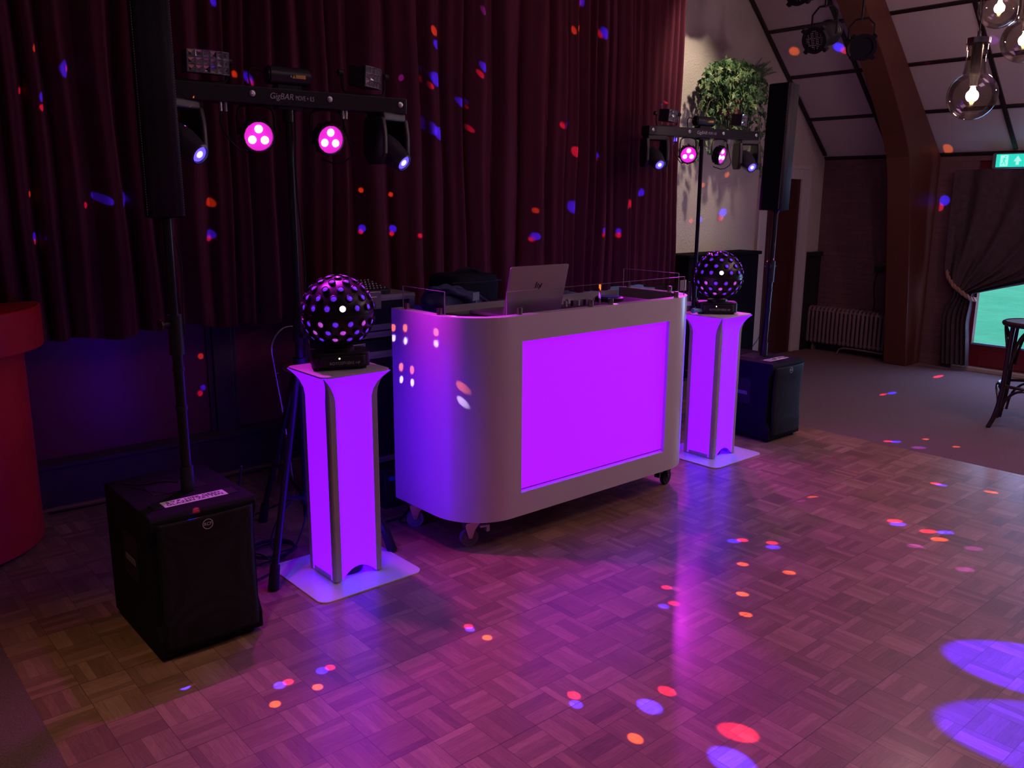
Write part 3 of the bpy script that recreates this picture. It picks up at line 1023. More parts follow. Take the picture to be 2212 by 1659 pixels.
for x, y in ((.028, LY - .09), (.030, .24), (.31, .030), (.76, .030), (.90, .030), (LX - .22, .030), (LX - .028, .23), (LX - .028, LY - .05)):
    clamp(x, y)
MB().box(LX - .185, LX - .135, .034, .038, BZ1 + .03, BZ1 + .085).build('clip_strip', 'print_white', bt)

# laptop behind the rim, lid towards the room
lp = thing('laptop', 'open silver laptop seen from behind, its round-edged lid rising over the booth', 'laptop', (2.645, 2.925, 1.0425))
MB().box(-.178, .178, -.01, .235, .0, .016).build('keyboard_base', 'laptop_alu', lp, bevel=.004)
ML = Matrix.Translation((0, -.012, .010)) @ Matrix.Rotation(R(13), 4, 'X')
lid = MB().prism([(x, z) for x, z in rrect(-.178, .178, 0, .232, .010)], -.004, .003, ML @ Matrix(((1, 0, 0, 0), (0, 0, 1, 0), (0, 1, 0, 0), (0, 0, 0, 1)))).build('lid', 'laptop_alu', lp, bevel=.0015)
MB().box(-.170, .170, .0035, .0045, .012, .222, ML).build('screen', 'black_plastic', lp)
lg = MB()
for k, (z0, z1) in enumerate(((.126, .156), (.126, .148), (.120, .142), (.126, .148))):
    lx = -.016 + k * .0105
    lg.prism([(lx, z0), (lx + .005, z0), (lx + .011, z1), (lx + .006, z1)], -.0052, -.0041, ML @ Matrix(((1, 0, 0, 0), (0, 0, 1, 0), (0, 1, 0, 0), (0, 0, 0, 1))))
lg.build('lid_logo', 'print_black', lp)

# controller on the worktop
dj = thing('dj_controller', 'long black DJ controller with metal edges and jog wheels on the booth worktop', 'DJ controller', (3.02, 3.10, .9555))
MB().box(-.62, .58, -.22, .16, 0, .085).build('controller_body', 'black_plastic', dj, bevel=.006)
e_ = MB()
e_.box(-.625, .585, .155, .165, .05, .118)
e_.build('edge_profile', 'alu', dj)
for x in (.38,):
    j = MB().lathe([(0, .086), (.075, .086), (.078, .098), (.070, .104), (0, .104)], Matrix.Translation((x, .03, 0)), 36).build('jog_wheel', 'black_plastic', dj, smooth=True)
    MB().lathe([(0, .1045), (.060, .1045), (.060, .107), (0, .107)], Matrix.Translation((x, .03, 0)), 36).build('jog_plate', 'record_blue', j, smooth=True)
for i in range(8):
    MB().cyl((-.14 + .045 * i, -.03, .084), (-.14 + .045 * i, -.03, .112), .008, seg=10).build('knob', 'print_white' if i % 2 else 'black_plastic', dj, smooth=True)
for i in range(5):
    MB().box(-.10 + .05 * i - .008, -.10 + .05 * i + .008, .05, .07, .085, .108).build('fader', 'print_white', dj)
o = MB().box(-.028, .028, -.0015, .0015, -.02, .03, Matrix.Translation((3.10, 3.30, 1.10)) @ Matrix.Rotation(R(25), 4, 'Z')).box(-.004, .004, -.004, .004, -.145, -.02, Matrix.Translation((3.10, 3.30, 1.10))).build('phone_stand', 'sticky_blue')
tag(o, 'small pale blue card on a stalk behind the laptop', 'card holder')
o = MB().box(-.03, .03, -.0015, .0015, -.02, .02, Matrix.Translation((2.62, 3.30, 1.10)) @ Matrix.Rotation(R(20), 4, 'Z')).box(-.004, .004, -.004, .004, -.145, -.02, Matrix.Translation((2.62, 3.30, 1.10))).build('card_holder', 'sticky_blue')
tag(o, 'small pale card on a stalk left of the laptop', 'card holder')

# ------------------------------------------------------------------ light pillars
def pillar(loc, rz, label, plabel=None):
    p = thing('light_pillar', label, 'light pillar', loc, rz, group='fabric light pillars beside the booth')
    # base plate
    MB().prism(rrect(-.245, .245, -.235, .235, .045), .0, .006).build('base_plate', 'white_gloss', p, bevel=.001)
    H, hw = .885, .112
    def half(z):
        t = max(0, (z - .77) / .115)
        return hw + .042 * t ** 2.8 - .006 * math.exp(-((z - .4) / .3) ** 2) * 0
    zs = [.012, .03, .10, .20, .35, .50, .60, .66, .70, .74, .78, .81, .84, .86, .875, H]
    cw = .025
    # four fabric faces, each bowed slightly at the foot, and the four uprights that show through the cloth
    for k in range(4):
        M = Matrix.Rotation(k * pi / 2, 4, 'Z')
        f_ = MB()
        NU = 10
        rows = []
        for z in zs:
            h = half(z); row = []
            tw = max(0, 1 - max(0, (z - .79) / .09))
            c_ = cw * tw + .004
            for i in range(NU + 1):
                u = -1 + 2 * i / NU
                zz = z
                if z < .11: zz = z + (.046 if k == 0 else .006) * (1 - u * u) * (1 - (z - .012) / .10)
                bow = -.004 * (1 - u * u)
                row.append(f_.bm.verts.new(M @ Vector((u * (h - c_), -h - bow, zz))))
            rows.append(row)
        for a, b in zip(rows, rows[1:]):
            for i in range(NU):
                f_._fin([f_.bm.faces.new((a[i], a[i + 1], b[i + 1], b[i]))])
        f_.build('fabric_panel', 'lit_fabric', p, smooth=True, solid=.002)
        u_ = MB()
        rows = []
        for z in zs:
            h = half(z)
            tw = max(0, 1 - max(0, (z - .79) / .09))
            c_ = cw * tw + .004
            rows.append([u_.bm.verts.new(M @ Vector(q)) for q in ((-h + c_, -h - .001, z), (-h + .004, -h - .001, z), (-h - .001, -h + .004, z), (-h - .001, -h + c_, z), (-h + c_, -h + c_, z))])
        for a, b in zip(rows, rows[1:]):
            for i in range(5):
                u_._fin([u_.bm.faces.new((a[i], a[(i + 1) % 5], b[(i + 1) % 5], b[i]))])
        u_.bm.faces.new(rows[0]); u_.bm.faces.new(rows[-1])
        u_.build('corner_upright', 'fabric_grey', p)
    rl = MB()
    for k in range(4):
        M = Matrix.Rotation(k * pi / 2, 4, 'Z')
        if k != 0: rl.box(-.10, .10, -.112, -.100, .006, .030, M)
    rl.build('foot_rail', 'alu', p)
    MB().lathe([(0, .006), (.07, .006), (.075, .02), (.07, .045), (0, .05)], seg=24).build('uplight', 'black_metal', p, smooth=True)
    ht = half(H)
    MB().prism(rrect(-ht - .002, ht + .002, -ht - .002, ht + .002, .03), H, H + .008).build('top_plate', 'white_matt', p, bevel=.002)
    return p
PL = pillar((1.715, 3.068, 0), 0, 'violet glowing fabric light pillar left of the booth')
PR = pillar((4.352, 3.115, 0), 0, 'violet glowing fabric light pillar right of the booth, partly behind it')

# ------------------------------------------------------------------ mirror-ball lamps on the pillars
def ball(loc, rz, label, hot):
    t = thing('ball_light', label, 'effect light', loc, rz, group='rotating ball lamps on the pillars')
    b_ = MB()
    b_.prism(rrect(-.115, .115, -.075, .075, .03), .012, .07)
    b_.prism(rrect(-.095, .095, -.085, .065, .02), .020, .060)
    for x in (-.09, .09):
        for y in (-.05, .05): b_.cyl((x, y, 0), (x, y, .012), .011, seg=10)
    b_.build('base_housing', 'black_plastic', t, bevel=.008)
    MB().cyl((0, 0, .07), (0, 0, .085), .06).build('turntable', 'black_metal', t, smooth=True)
    text_mesh('brand_text', 'ROTOSPHERE HP', .016, 'print_white', t, (.01, -.0862, .030), (pi / 2, 0, 0))
    MB().box(-.02, .035, -.0870, -.0850, .040, .056).build('display', 'print_black', t)
    d_ = MB().sph((-.012, -.0872, .050), .0035, 8, 6)
    d_.build('status_light', 'led_white', t)
    for i in range(4):
        MB().box(-.006 + i * .010, -.001 + i * .010, -.0885, -.0865, .037, .0395).build('menu_button', 'grey_plastic', t)
    Rb, cz = .1415, .228
    MB().sph((0, 0, cz), Rb, 48, 32).build('ball_shell', 'black_metal', t, smooth=True)
    MB().lathe([(Rb - .004, -.004), (Rb + .0025, -.003), (Rb + .0025, .003), (Rb - .004, .004)], Matrix.Translation((0, 0, cz - .004)), 48, cap=False).build('equator_ring', 'black_plastic', t, smooth=True)
    rows = ((76, 5), (60, 8), (43.5, 11), (27, 13), (11, 15), (-13.6, 15), (-28, 14), (-42, 12))
    proto = {}
    for m in ('ball_lens', 'ball_lens_red', 'ball_lens_hot'):
        l = MB()
        l.mi = 0; l.lathe([(.0105, -.006), (.0155, -.006), (.0150, .007), (.0125, .0085), (.0115, .0035)], seg=16, cap=False)
        l.mi = 1; l.lathe([(.0122, .003), (.009, .0075), (.0045, .0085), (0, .0088)], seg=8, cap=False)
        bmesh.ops.recalc_face_normals(l.bm, faces=l.bm.faces[:])
        me = bpy.data.meshes.new('lens'); l.bm.to_mesh(me); l.bm.free()
        me.materials.append(MATS['black_plastic']); me.materials.append(MATS[m])
        proto[m] = me
    k = 0
    for ri, (la, cnt) in enumerate(rows):
        for i in range(cnt):
            lo = 360 * (i + (.5 if ri % 2 else 0)) / cnt - 90
            dv_ = Vector((cos(R(la)) * cos(R(lo)), cos(R(la)) * sin(R(lo)), sin(R(la))))
            wdir = Matrix.Rotation(rz, 3, 'Z') @ dv_
            m = 'ball_lens'
            if ri >= 5 and (i * 7 + ri) % 3 == 0: m = 'ball_lens_red'
            if any((wdir - Vector(h)).length < .11 for h in hot): m = 'ball_lens_hot'
            o = bpy.data.objects.new('lens', proto[m]); col.objects.link(o); o.parent = t
            o.location = Vector((0, 0, cz)) + dv_ * Rb
            o.rotation_euler = dv_.to_track_quat('Z', 'Y').to_euler()
            k += 1
    return t
ball((1.722, 3.068, .8935), R(-22), 'black mirror-ball lamp with round violet lenses on the left pillar', ((-.44, -.88, .19),))
ball((4.355, 3.118, .893), R(-48), 'black mirror-ball lamp with round violet lenses on the right pillar', ((-.79, -.58, .19),))

# ------------------------------------------------------------------ loudspeakers
def sub(loc, label):
    t = thing('subwoofer', label, 'subwoofer', loc, group='black subwoofers under the column speakers')
    W_, D_, H_ = .372, .50, .53
    Myz = Matrix(((0, 0, 1, 0), (1, 0, 0, 0), (0, 1, 0, 0), (0, 0, 0, 1)))      # (y, z, x)
    prof = [(0, .02), (0, .085), (.028, .13), (.030, .42), (.006, .475), (0, .49), (0, .515), (.012, H_), (D_ - .01, H_), (D_, H_ - .01), (D_, .02)]
    MB().prism(prof, 0, W_, Myz).build('cabinet', 'cab_black', t, bevel=.005)
    g_ = MB()
    gp = [(-.003, .045), (-.003, .085), (-.003, .13), (.004, .2), (.006, .3), (.004, .40), (-.002, .45), (-.003, .47), (-.003, .505)]
    def gf(u, v):
        k = v * (len(gp) - 1); i = min(int(k), len(gp) - 2); a = gp[i]; b = gp[i + 1]; f_ = k - i
        y = a[0] + (b[0] - a[0]) * f_; z = a[1] + (b[1] - a[1]) * f_
        return (.018 + (W_ - .036) * u, y - .014 * (1 - (2 * u - 1) ** 2) ** .5 * 1.0 - .002, z)
    g_.grid(gf, 24, 24)
    g_.build('front_grille', 'grille', t, smooth=True, solid=.002)
    for s_, x in ((-1, -.0015), (1, W_ + .0015)):
        hp = MB()
        hp.prism([(.17, .24), (.30, .24), (.31, .26), (.31, .39), (.30, .41), (.17, .41), (.16, .39), (.16, .26)], x - .002, x + .002, Myz)
        h_ = hp.build('handle_recess', 'print_black', t, bevel=.001)
        MB().prism([(.18, .30), (.29, .30), (.285, .325), (.185, .325)], x - .004 , x + .004, Myz).build('hand_grip', 'grey_plastic', h_, bevel=.003)
    MB().box(.09, W_ - .09, .22, .34, H_ - .001, H_ + .0015).build('top_recess', 'black_plastic', t)
    bd = MB().lathe([(.0165, -.0195), (.0185, -.0195), (.0185, -.0165), (.0165, -.0165)], Matrix.Translation((W_ / 2, 0, .475)) @ Matrix.Rotation(pi / 2, 4, 'X') @ Matrix.Translation((0, 0, .0365)), 28, cap=False).build('badge', 'print_white', t)
    text_mesh('badge_text', 'RCF', .016, 'print_white', bd, (W_ / 2, -.0195, .475), (pi / 2, 0, 0), 1.0)
    for x in (.04, W_ - .04):
        for y in (.04, D_ - .04):
            MB().cyl((x, y, 0), (x, y, .021), .018, seg=12).build('foot', 'rubber', t)
    s = thing('paper_sign', label.replace('black subwoofer', 'white printed paper strip taped on the subwoofer'), 'sign', (loc[0] + W_ / 2 + .005, loc[1] + .105, H_ + .001), group='printed paper strips on the subwoofers')
    MB().box(-.115, .115, -.030, .030, 0, .0008).build('paper', 'paper', s)
    for x in (-.13, .13):
        MB().box(x - .018, x + .018, -.032, .032, .0008, .0014).build('tape', 'black_plastic', s)
    text_mesh('printed_text', 'S.V.P. HIER GEEN\nGLAZEN ZETTEN', .026, 'print_black', s, (0, .0, .0010), (0, 0, 0))
    # pole
    px_, py_ = loc[0] + .190, loc[1] + .215
    return px_, py_
def pole(px_, py_, label):
    p = thing('speaker_pole', label, 'pole', (px_, py_, .532), group='speaker poles in the subwoofers')
    MB().cyl((0, 0, 0), (0, 0, .09), .024, seg=20).build('pole_socket', 'black_plastic', p, smooth=True)
    MB().cyl((0, 0, .09), (0, 0, .60), .0185, seg=20).build('lower_tube', 'black_metal', p, smooth=True)
    for z0, z1, rr in ((.50, .64, .025), (.30, .315, .0215), (.44, .452, .0215)):
        MB().cyl((0, 0, z0), (0, 0, z1), rr, seg=20).build('clamp_collar', 'black_plastic', p, smooth=True)
    MB().cyl((-.02, -.005, .61), (-.052, -.012, .61), .010, seg=12).cyl((-.050, -.012, .61), (-.056, -.013, .61), .018, seg=8).build('clamp_knob', 'black_plastic', p, smooth=True)
    MB().cyl((0, 0, .60), (0, 0, .968), .0155, seg=20).build('upper_tube', 'black_metal', p, smooth=True)
    return p
def column(px_, py_, rz, label):
    t = thing('column_speaker', label, 'speaker', (px_, py_, 1.503), rz, group='column speakers on poles')
    Hc = .80
    MB().prism([(-.057, -.050), (.057, -.050), (.059, .08), (.045, .105), (-.045, .105), (-.059, .08)], 0, Hc).build('cabinet', 'cab_black', t, bevel=.004)
    MB().grid(lambda u, v: (-.057 + .114 * u, -.052 - .013 * (1 - (2 * u - 1) ** 2) ** .5, .006 + (Hc - .012) * v), 16, 2).build('front_grille', 'column_grille', t, smooth=True, solid=.002)
    # perforated steel returns along both edges, picked out by the light
    for s_ in (-1, 1):
        ed = MB()
        for i in range(96):
            z = .012 + i * (Hc - .024) / 95
            ed.box(s_ * .0582 - .0008, s_ * .0582 + .0008, -.053, -.047, z - .0022, z + .0022)
        ed.build('grille_edge', 'alu', t)
    MB().cyl((0, 0, -.012), (0, 0, .002), .022).build('pole_mount', 'black_plastic', t)
    return t
pxl = sub((.838, 2.795, 0), 'black subwoofer at the front left')
pole(pxl[0] + .018, pxl[1] - .005, 'black telescopic pole rising from the left subwoofer')
column(pxl[0] + .022, pxl[1] + .02, R(-14), 'slim black column speaker on the left pole, cut off by the top edge')
pxr = sub((4.828, 2.992, 0), 'black subwoofer right of the booth beyond the pillar')
pr_ = pole(pxr[0] + .045, pxr[1] + .015, 'black telescopic pole rising from the right subwoofer')
pr_.rotation_euler = (0, R(1.9), 0)
cr_ = column(pxr[0] + .045 + .033, pxr[1] + .015, R(0), 'slim black column speaker on the right pole in front of the door')
cr_.rotation_euler = (0, R(1.9), 0)

# ------------------------------------------------------------------ light bars on tripod stands
def stand(loc, ztop, rl, hub, angs, label):
    t = thing('lighting_stand', label, 'stand', loc, group='black tripod stands of the light bars')
    MB().cyl((0, 0, .16), (0, 0, 1.0), .0185, seg=18).build('lower_tube', 'black_metal', t, smooth=True)
    MB().cyl((0, 0, 1.0), (0, 0, ztop), .0145, seg=18).build('upper_tube', 'black_metal', t, smooth=True)
    for z0, z1, rr in ((hub - .04, hub + .03, .030), (.96, 1.06, .024), (.22, .28, .026)):
        MB().cyl((0, 0, z0), (0, 0, z1), rr).build('collar', 'black_plastic', t, smooth=True)
    MB().cyl((0, -.02, .99), (0, -.055, .99), .010).build('knob', 'black_plastic', t, smooth=True)
    for a in angs:
        if isinstance(a, tuple): ex_, ey_ = a[0] - loc[0], a[1] - loc[1]
        else: ex_, ey_ = rl * cos(R(a)), rl * sin(R(a))
        d2 = Vector((ex_, ey_, 0)).normalized()
        a0 = d2 * .025 + Vector((0, 0, hub)); a1 = Vector((ex_, ey_, .03))
        l = MB().cyl(a0, a1 + (a0 - a1).normalized() * .05, .0150, seg=14).build('leg', 'black_metal', t, smooth=True)
        MB().cyl(a1 + (a0 - a1).normalized() * .075, Vector((ex_, ey_, .004)) * 1.0, .020, .023, seg=14).build('rubber_foot', 'rubber', l, smooth=True)
        mid = a0.lerp(a1, .62)
        MB().cyl(mid, d2 * .02 + Vector((0, 0, .25)), .0085, seg=10).build('brace', 'black_metal', t, smooth=True)
    return t
def head_axis_mesh(lens_m, M):
    """tapered moving head; local -Z is the beam direction, pivot at origin"""
    pass
def lightbar(loc, rz, ztop, aims, label, derby_rot, pars_tilt):
    """local x along the bar, -y to the room, origin at the foot of the stand"""
    t = thing('light_bar', label, 'light bar', (loc[0], loc[1], 0), rz, group='light bars with four fixtures')
    zb = ztop - .066
    bar = MB().box(-.535, .535, -.045, .045, zb, ztop).build('bar_housing', 'black_metal', t, bevel=.004)
    for x in (-.50, -.165, .165, .50):
        MB().lathe([(0, 0), (.010, 0), (.012, .003), (.004, .006), (0, .004)], Matrix.Translation((x, -.045, zb + .038)) @ Matrix.Rotation(pi / 2, 4, 'X'), 14).build('bolt', 'zinc', t, smooth=True)
    text_mesh('model_text', 'GigBAR', .033, 'print_white', t, (-.045, -.0462, zb + .034), (pi / 2, 0, 0), .95, shear=.25)
    text_mesh('model_text', 'MOVE + ILS', .026, 'print_white', t, (.055, -.0462, zb + .032), (pi / 2, 0, 0), .62)
    # pole bracket
    MB().cyl((0, .0, zb - .06), (0, 0, zb + .0), .024).box(-.05, .05, -.03, .03, zb - .012, zb).build('pole_bracket', 'black_metal', t, smooth=True)
    # moving heads
    for x, aim in ((-.445, aims[0]), (.455, aims[1])):
        loc_w = Vector((loc[0], loc[1], 0)) + Matrix.Rotation(rz, 3, 'Z') @ Vector((x, 0, 0))
        pv = Vector((x, -.0, zb - .150))
        wp = Vector((loc_w.x, loc_w.y, pv.z))
        d_ = (Vector(aim) - wp).normalized()
        d_ = Matrix.Rotation(-rz, 3, 'Z') @ d_
        az = math.atan2(d_.x, -d_.y)             # yoke follows the pan
        M = Matrix.Translation(pv) @ Matrix.Rotation(az, 4, 'Z') @ Matrix.Scale(1.1, 4)
        y_ = MB().box(-.070, .070, -.045, .045, .105, .140, M)
        for s in (-1, 1):
            y_.prism([(-.046, .12), (-.056, .06), (-.056, -.02), (-.034, -.062), (.034, -.062), (.056, -.02), (.056, .06), (.046, .12)], s * .070 - .013, s * .070 + .013, M @ Matrix(((0, 0, 1, 0), (1, 0, 0, 0), (0, 1, 0, 0), (0, 0, 0, 1))))
        y_.cyl(M @ Vector((0, 0, .135)), M @ Vector((0, 0, .152)), .035)
        yk = y_.build('yoke', 'black_plastic', t, bevel=.012, seg=3)
        q = d_.to_track_quat('-Z', 'Y').to_matrix().to_4x4()
        MH = Matrix.Translation(pv) @ q @ Matrix.Scale(1.15, 4)
        hd = MB().lathe([(0, .072), (.030, .070), (.048, .055), (.052, .02), (.052, -.02), (.046, -.05), (.036, -.098), (.030, -.102), (.028, -.094)], MH, 28, cap=False)
        h = hd.build('head', 'head_plastic', t, smooth=True)
        MB().lathe([(0, -.096), (.026, -.096), (.028, -.090), (0, -.090)], MH, 24).build('head_lens', 'head_lens', h, smooth=True)
        MB().lathe([(0, -.0985), (.011, -.0985), (.012, -.096), (0, -.096)], MH, 20).build('lens_core', 'head_lens_hot', h, smooth=True)
    # par cans
    for x, tilt, pan in ((-.140, pars_tilt[0], pars_tilt[1]), (.168, pars_tilt[2], pars_tilt[3])):
        pc = Vector((x, -.01, zb - .118))
        dd = Vector((sin(R(pan)), -cos(R(pan)), -math.tan(R(tilt)))).normalized()
        MP = Matrix.Translation(pc) @ dd.to_track_quat('-Z', 'Y').to_matrix().to_4x4()
        ho = MB()
        prof = [(0, .045), (.040, .045), (.060, .030), (.064, .0), (.066, -.030), (.058, -.031), (.056, -.020)]
        ho.lathe(prof, MP, 26, cap=False)
        for k in range(10):
            ho.box(-.005, .005, .056, .070, -.028, .02, MP @ Matrix.Rotation(k * pi / 5, 4, 'Z'))
        h = ho.build('par_housing', 'black_plastic', t, smooth=True)
        MB().lathe([(0, -.022), (.0575, -.022), (.0575, -.018), (0, -.018)], MP, 26).build('par_front', 'par_glow', h)
        for k in range(3):
            a = R(90 + 120 * k)
            MB().lathe([(0, -.030), (.012, -.029), (.0165, -.022), (0, -.022)], MP @ Matrix.Translation((.0285 * cos(a), .0285 * sin(a), 0)), 18).build('led_lens', 'par_lens', h, smooth=True)
        yb = MB().tube([pc + Vector((-.075, 0, 0)), pc + Vector((-.078, 0, .09)), pc + Vector((-.05, 0, .117)), pc + Vector((.05, 0, .117)), pc + Vector((.078, 0, .09)), pc + Vector((.075, 0, 0))], .006, 6, smooth=1)
        yb.build('par_bracket', 'black_metal', t, smooth=True)
    # effect boxes standing on top
    for x, rr in ((-.345, derby_rot[0]), (.345, derby_rot[1])):
        M = Matrix.Translation((x + .015, -.01, ztop + .076)) @ Matrix.Scale(.92, 4) @ Matrix.Rotation(R(rr), 4, 'Z') @ Matrix.Rotation(R(4), 4, 'X')
        b_ = MB().prism([(-.080, .055), (.080, .055), (.085, -.030), (-.085, -.030)], -.045, .045, M)
        h = b_.build('effect_box', 'black_plastic', t, bevel=.005)
        # faceted clear front, six by three lenses
        lc = MB()
        cols_, rows_ = 6, 3
        wq, hq = .176 / cols_, .088 / rows_
        def fy(xx): return -.032 - .020 * (1 - (xx / .088) ** 2)
        for i in range(cols_):
            for j in range(rows_):
                xa, xb = -.088 + wq * i, -.088 + wq * (i + 1)
                za, zb_ = -.044 + hq * j, -.044 + hq * (j + 1)
                g_ = .0016
                ca = [lc.bm.verts.new(M @ Vector(p)) for p in ((xa + g_, fy(xa), za + g_), (xb - g_, fy(xb), za + g_), (xb - g_, fy(xb), zb_ - g_), (xa + g_, fy(xa), zb_ - g_))]
                cm_ = lc.bm.verts.new(M @ Vector(((xa + xb) / 2 + random.uniform(-.004, .004), fy((xa + xb) / 2) + .010, (za + zb_) / 2 + random.uniform(-.004, .004))))
                for k in range(4): lc._fin([lc.bm.faces.new((ca[k], ca[(k + 1) % 4], cm_))])
        lc.build('lens_cluster', 'crystal', h)
        fr_ = MB()
        for i in range(cols_ + 1):
            xa = -.088 + wq * i
            fr_.box(xa - .0016, xa + .0016, fy(xa) - .002, fy(xa) + .003, -.045, .045, M)
        for j in range(rows_ + 1):
            za = -.044 + hq * j
            for i in range(cols_):
                xa, xb = -.088 + wq * i, -.088 + wq * (i + 1)
                v = [fr_.bm.verts.new(M @ Vector(p)) for p in ((xa, fy(xa) - .002, za - .0014), (xb, fy(xb) - .002, za - .0014), (xb, fy(xb) - .002, za + .0014), (xa, fy(xa) - .002, za + .0014))]
                fr_._fin([fr_.bm.faces.new(v)])
        fr_.build('lens_frame', 'grey_plastic', h)
        MB().tube([(x - .10, -.005, ztop + .09), (x - .10, -.005, ztop + .02), (x - .08, -.005, ztop + .004), (x + .08, -.005, ztop + .004), (x + .10, -.005, ztop + .02), (x + .10, -.005, ztop + .09)], .006, 6).build('box_bracket', 'black_metal', t, smooth=True)
        for s in (-1, 1):
            MB().cyl((x + s * .10, -.005, ztop + .088), (x + s * .118, -.005, ztop + .088), .014, seg=10).build('bracket_knob', 'black_plastic', t, smooth=True)
    # laser tube between them
    lz = MB().cyl((-.082, -.01, ztop + .052), (.082, -.01, ztop + .052), .036, seg=28).cyl((-.090, -.01, ztop + .052), (-.082, -.01, ztop + .052), .030).cyl((.082, -.01, ztop + .052), (.090, -.01, ztop + .052), .030).build('laser_tube', 'black_plastic', t, smooth=True)
    MB().box(-.05, .05, -.03, .03, ztop, ztop + .016).build('laser_foot', 'black_metal', t)
    MB().box(.020, .062, -.0475, -.0455, ztop + .042, ztop + .056).build('warning_label', 'print_yellow', lz)
    MB().prism([(.005, ztop + .042), (.019, ztop + .042), (.012, ztop + .055)], -.0475, -.0455, Matrix(((1, 0, 0, 0), (0, 0, 1, 0), (0, 1, 0, 0), (0, 0, 0, 1)))).build('warning_triangle', 'print_yellow', lz)
    MB().cyl((0, -.045, ztop + .048), (0, -.047, ztop + .048), .005, seg=10).build('laser_aperture', 'chrome', lz)
    # cables and plugs under the bar
    for x in (-.285, -.265, .235, .250):
        MB().cyl((x, -.02, zb), (x, -.02, zb - .034), .0065, seg=10).build('plug', 'zinc', t, smooth=True)
    MB().tube([(-.285, -.02, zb - .03), (-.29, -.02, zb - .09), (-.24, -.03, zb - .17), (-.16, .02, zb - .19), (-.10, .03, zb - .14)], .0035, 6).build('fixture_cable', 'rubber', t, smooth=True)
    MB().tube([(.235, -.02, zb - .03), (.25, -.03, zb - .12), (.28, -.03, zb - .18), (.22, .0, zb - .225), (.15, .03, zb - .20)], .0035, 6).build('fixture_cable', 'rubber', t, smooth=True)
    MB().tube([(-.16, -.02, ztop), (-.17, -.02, ztop + .05), (-.15, -.02, ztop + .075), (-.10, -.01, ztop + .06)], .0035, 6).build('fixture_cable', 'rubber', t, smooth=True)
    return t
stand((1.70, 3.375, 0), 1.93, .45, .86, ((1.386, 3.085), (1.975, 3.105), 92), 'black tripod stand behind the left pillar')
LBAR = lightbar((1.70, 3.375), R(-3.8), 2.0, ((2.62, .50, 0), (2.97, .72, 0)), 'black light bar glowing pink above the left pillar', (4, 38), (14, -8, 12, 0))
stand((5.37, 4.06, 0), 2.01, .48, .80, (265, 25, 150), 'black tripod stand before the white wall, behind the booth')
RBAR = lightbar((5.37, 4.06), R(-11), 2.08, ((3.6, 1.2, 0), (4.4, 1.0, 0)), 'black light bar glowing pink in front of the ivy', (28, 34), (16, -30, 12, 20))
o = MB().tube([(1.70 + .02, 3.355, 1.92), (1.685 + .02, 3.35, 1.6), (1.735, 3.35, 1.3), (1.715, 3.35, 1.0), (1.72, 3.35, .6), (1.73, 3.37, .3), (1.60, 3.30, .02), (1.45, 3.35, .008), (1.30, 3.30, .008)], .004, 6, smooth=2).build('stand_cable', 'rubber', smooth=True)
tag(o, 'thin black cable running down the left tripod stand', 'cable')
o = MB().tube([(5.35, 4.035, 2.0), (5.34, 4.03, 1.75), (5.345, 4.03, 1.4), (5.34, 4.03, 1.0), (5.33, 4.03, .5), (5.2, 3.9, .01)], .004, 6, smooth=2).build('stand_cable', 'rubber', smooth=True)
tag(o, 'thin black cable running down the right tripod stand', 'cable')

# ------------------------------------------------------------------ cases, stool, bag, cables
fc = thing('flight_case', 'metal-edged black flight case standing behind the left mirror-ball lamp', 'flight case', (2.10, 3.75, 0))
FW, FD = .455, .30
MB().box(0, FW, 0, FD, .12, .855).build('case_body', 'case_laminate', fc)
lidc = MB().box(0, FW, 0, FD, .90, 1.075).build('case_lid', 'case_laminate', fc)
def profs(z0, z1, par):
    MB().box(-.006, FW + .006, -.006, FD + .006, z0, z1).box(-.008, FW + .008, -.008, FD + .008, (z0 + z1) / 2 - .003, (z0 + z1) / 2 + .003).build('edge_profile', 'alu', par)
profs(1.055, 1.085, lidc); profs(.905, .935, lidc); profs(.868, .898, fc); profs(.76, .795, fc); profs(.195, .225, fc)
MB().box(FW - .03, FW + .004, -.006, .03, .225, .76).box(-.004, .03, -.006, .03, .225, .76).build('corner_profile', 'alu', fc)
MB().box(FW - .028, FW + .005, -.007, .028, .935, 1.055).box(-.005, .028, -.007, .028, .935, 1.055).build('corner_profile', 'alu', lidc)
for x, z in ((.20, 1.06), (.40, .80), (.10, .80)):
    c = MB().box(x - .05, x + .05, -.012, -.005, z - .045, z + .045).box(x - .02, x + .02, -.022, -.012, z - .02, z + .02)
    for dx in (-.04, .04):
        for dz in (-.035, .035): c.sph((x + dx, -.012, z + dz), .005, 8, 6)
    c.build('butterfly_latch', 'zinc', fc, bevel=.002)
for x in (.06, FW - .06):
    for y in (.06, FD - .06):
        MB().cyl((x - .015, y, .05), (x + .015, y, .05), .05, seg=18).box(x - .03, x + .03, y - .03, y + .03, .10, .12).build('castor', 'black_plastic', fc, smooth=True)

mx = thing('audio_mixer', 'black audio mixer with rows of small white markings on the flight case', 'mixer', (2.28, 3.87, 1.088))
MB().prism([(-.10, 0), (.11, 0), (.11, .055), (-.10, .02)], -.17, .15, Matrix(((0, 0, 1, 0), (1, 0, 0, 0), (0, 1, 0, 0), (0, 0, 0, 1)))).build('mixer_body', 'black_plastic', mx, bevel=.003)
kn = MB()
for i in range(14):
    for j in range(5):
        x = -.15 + i * .021; y = -.08 + j * .04; z = .0235 + (y + .10) / .21 * .035
        kn.box(x - .003, x + .003, y - .004, y + .004, z, z + .006)
kn.build('marking', 'print_white', mx)

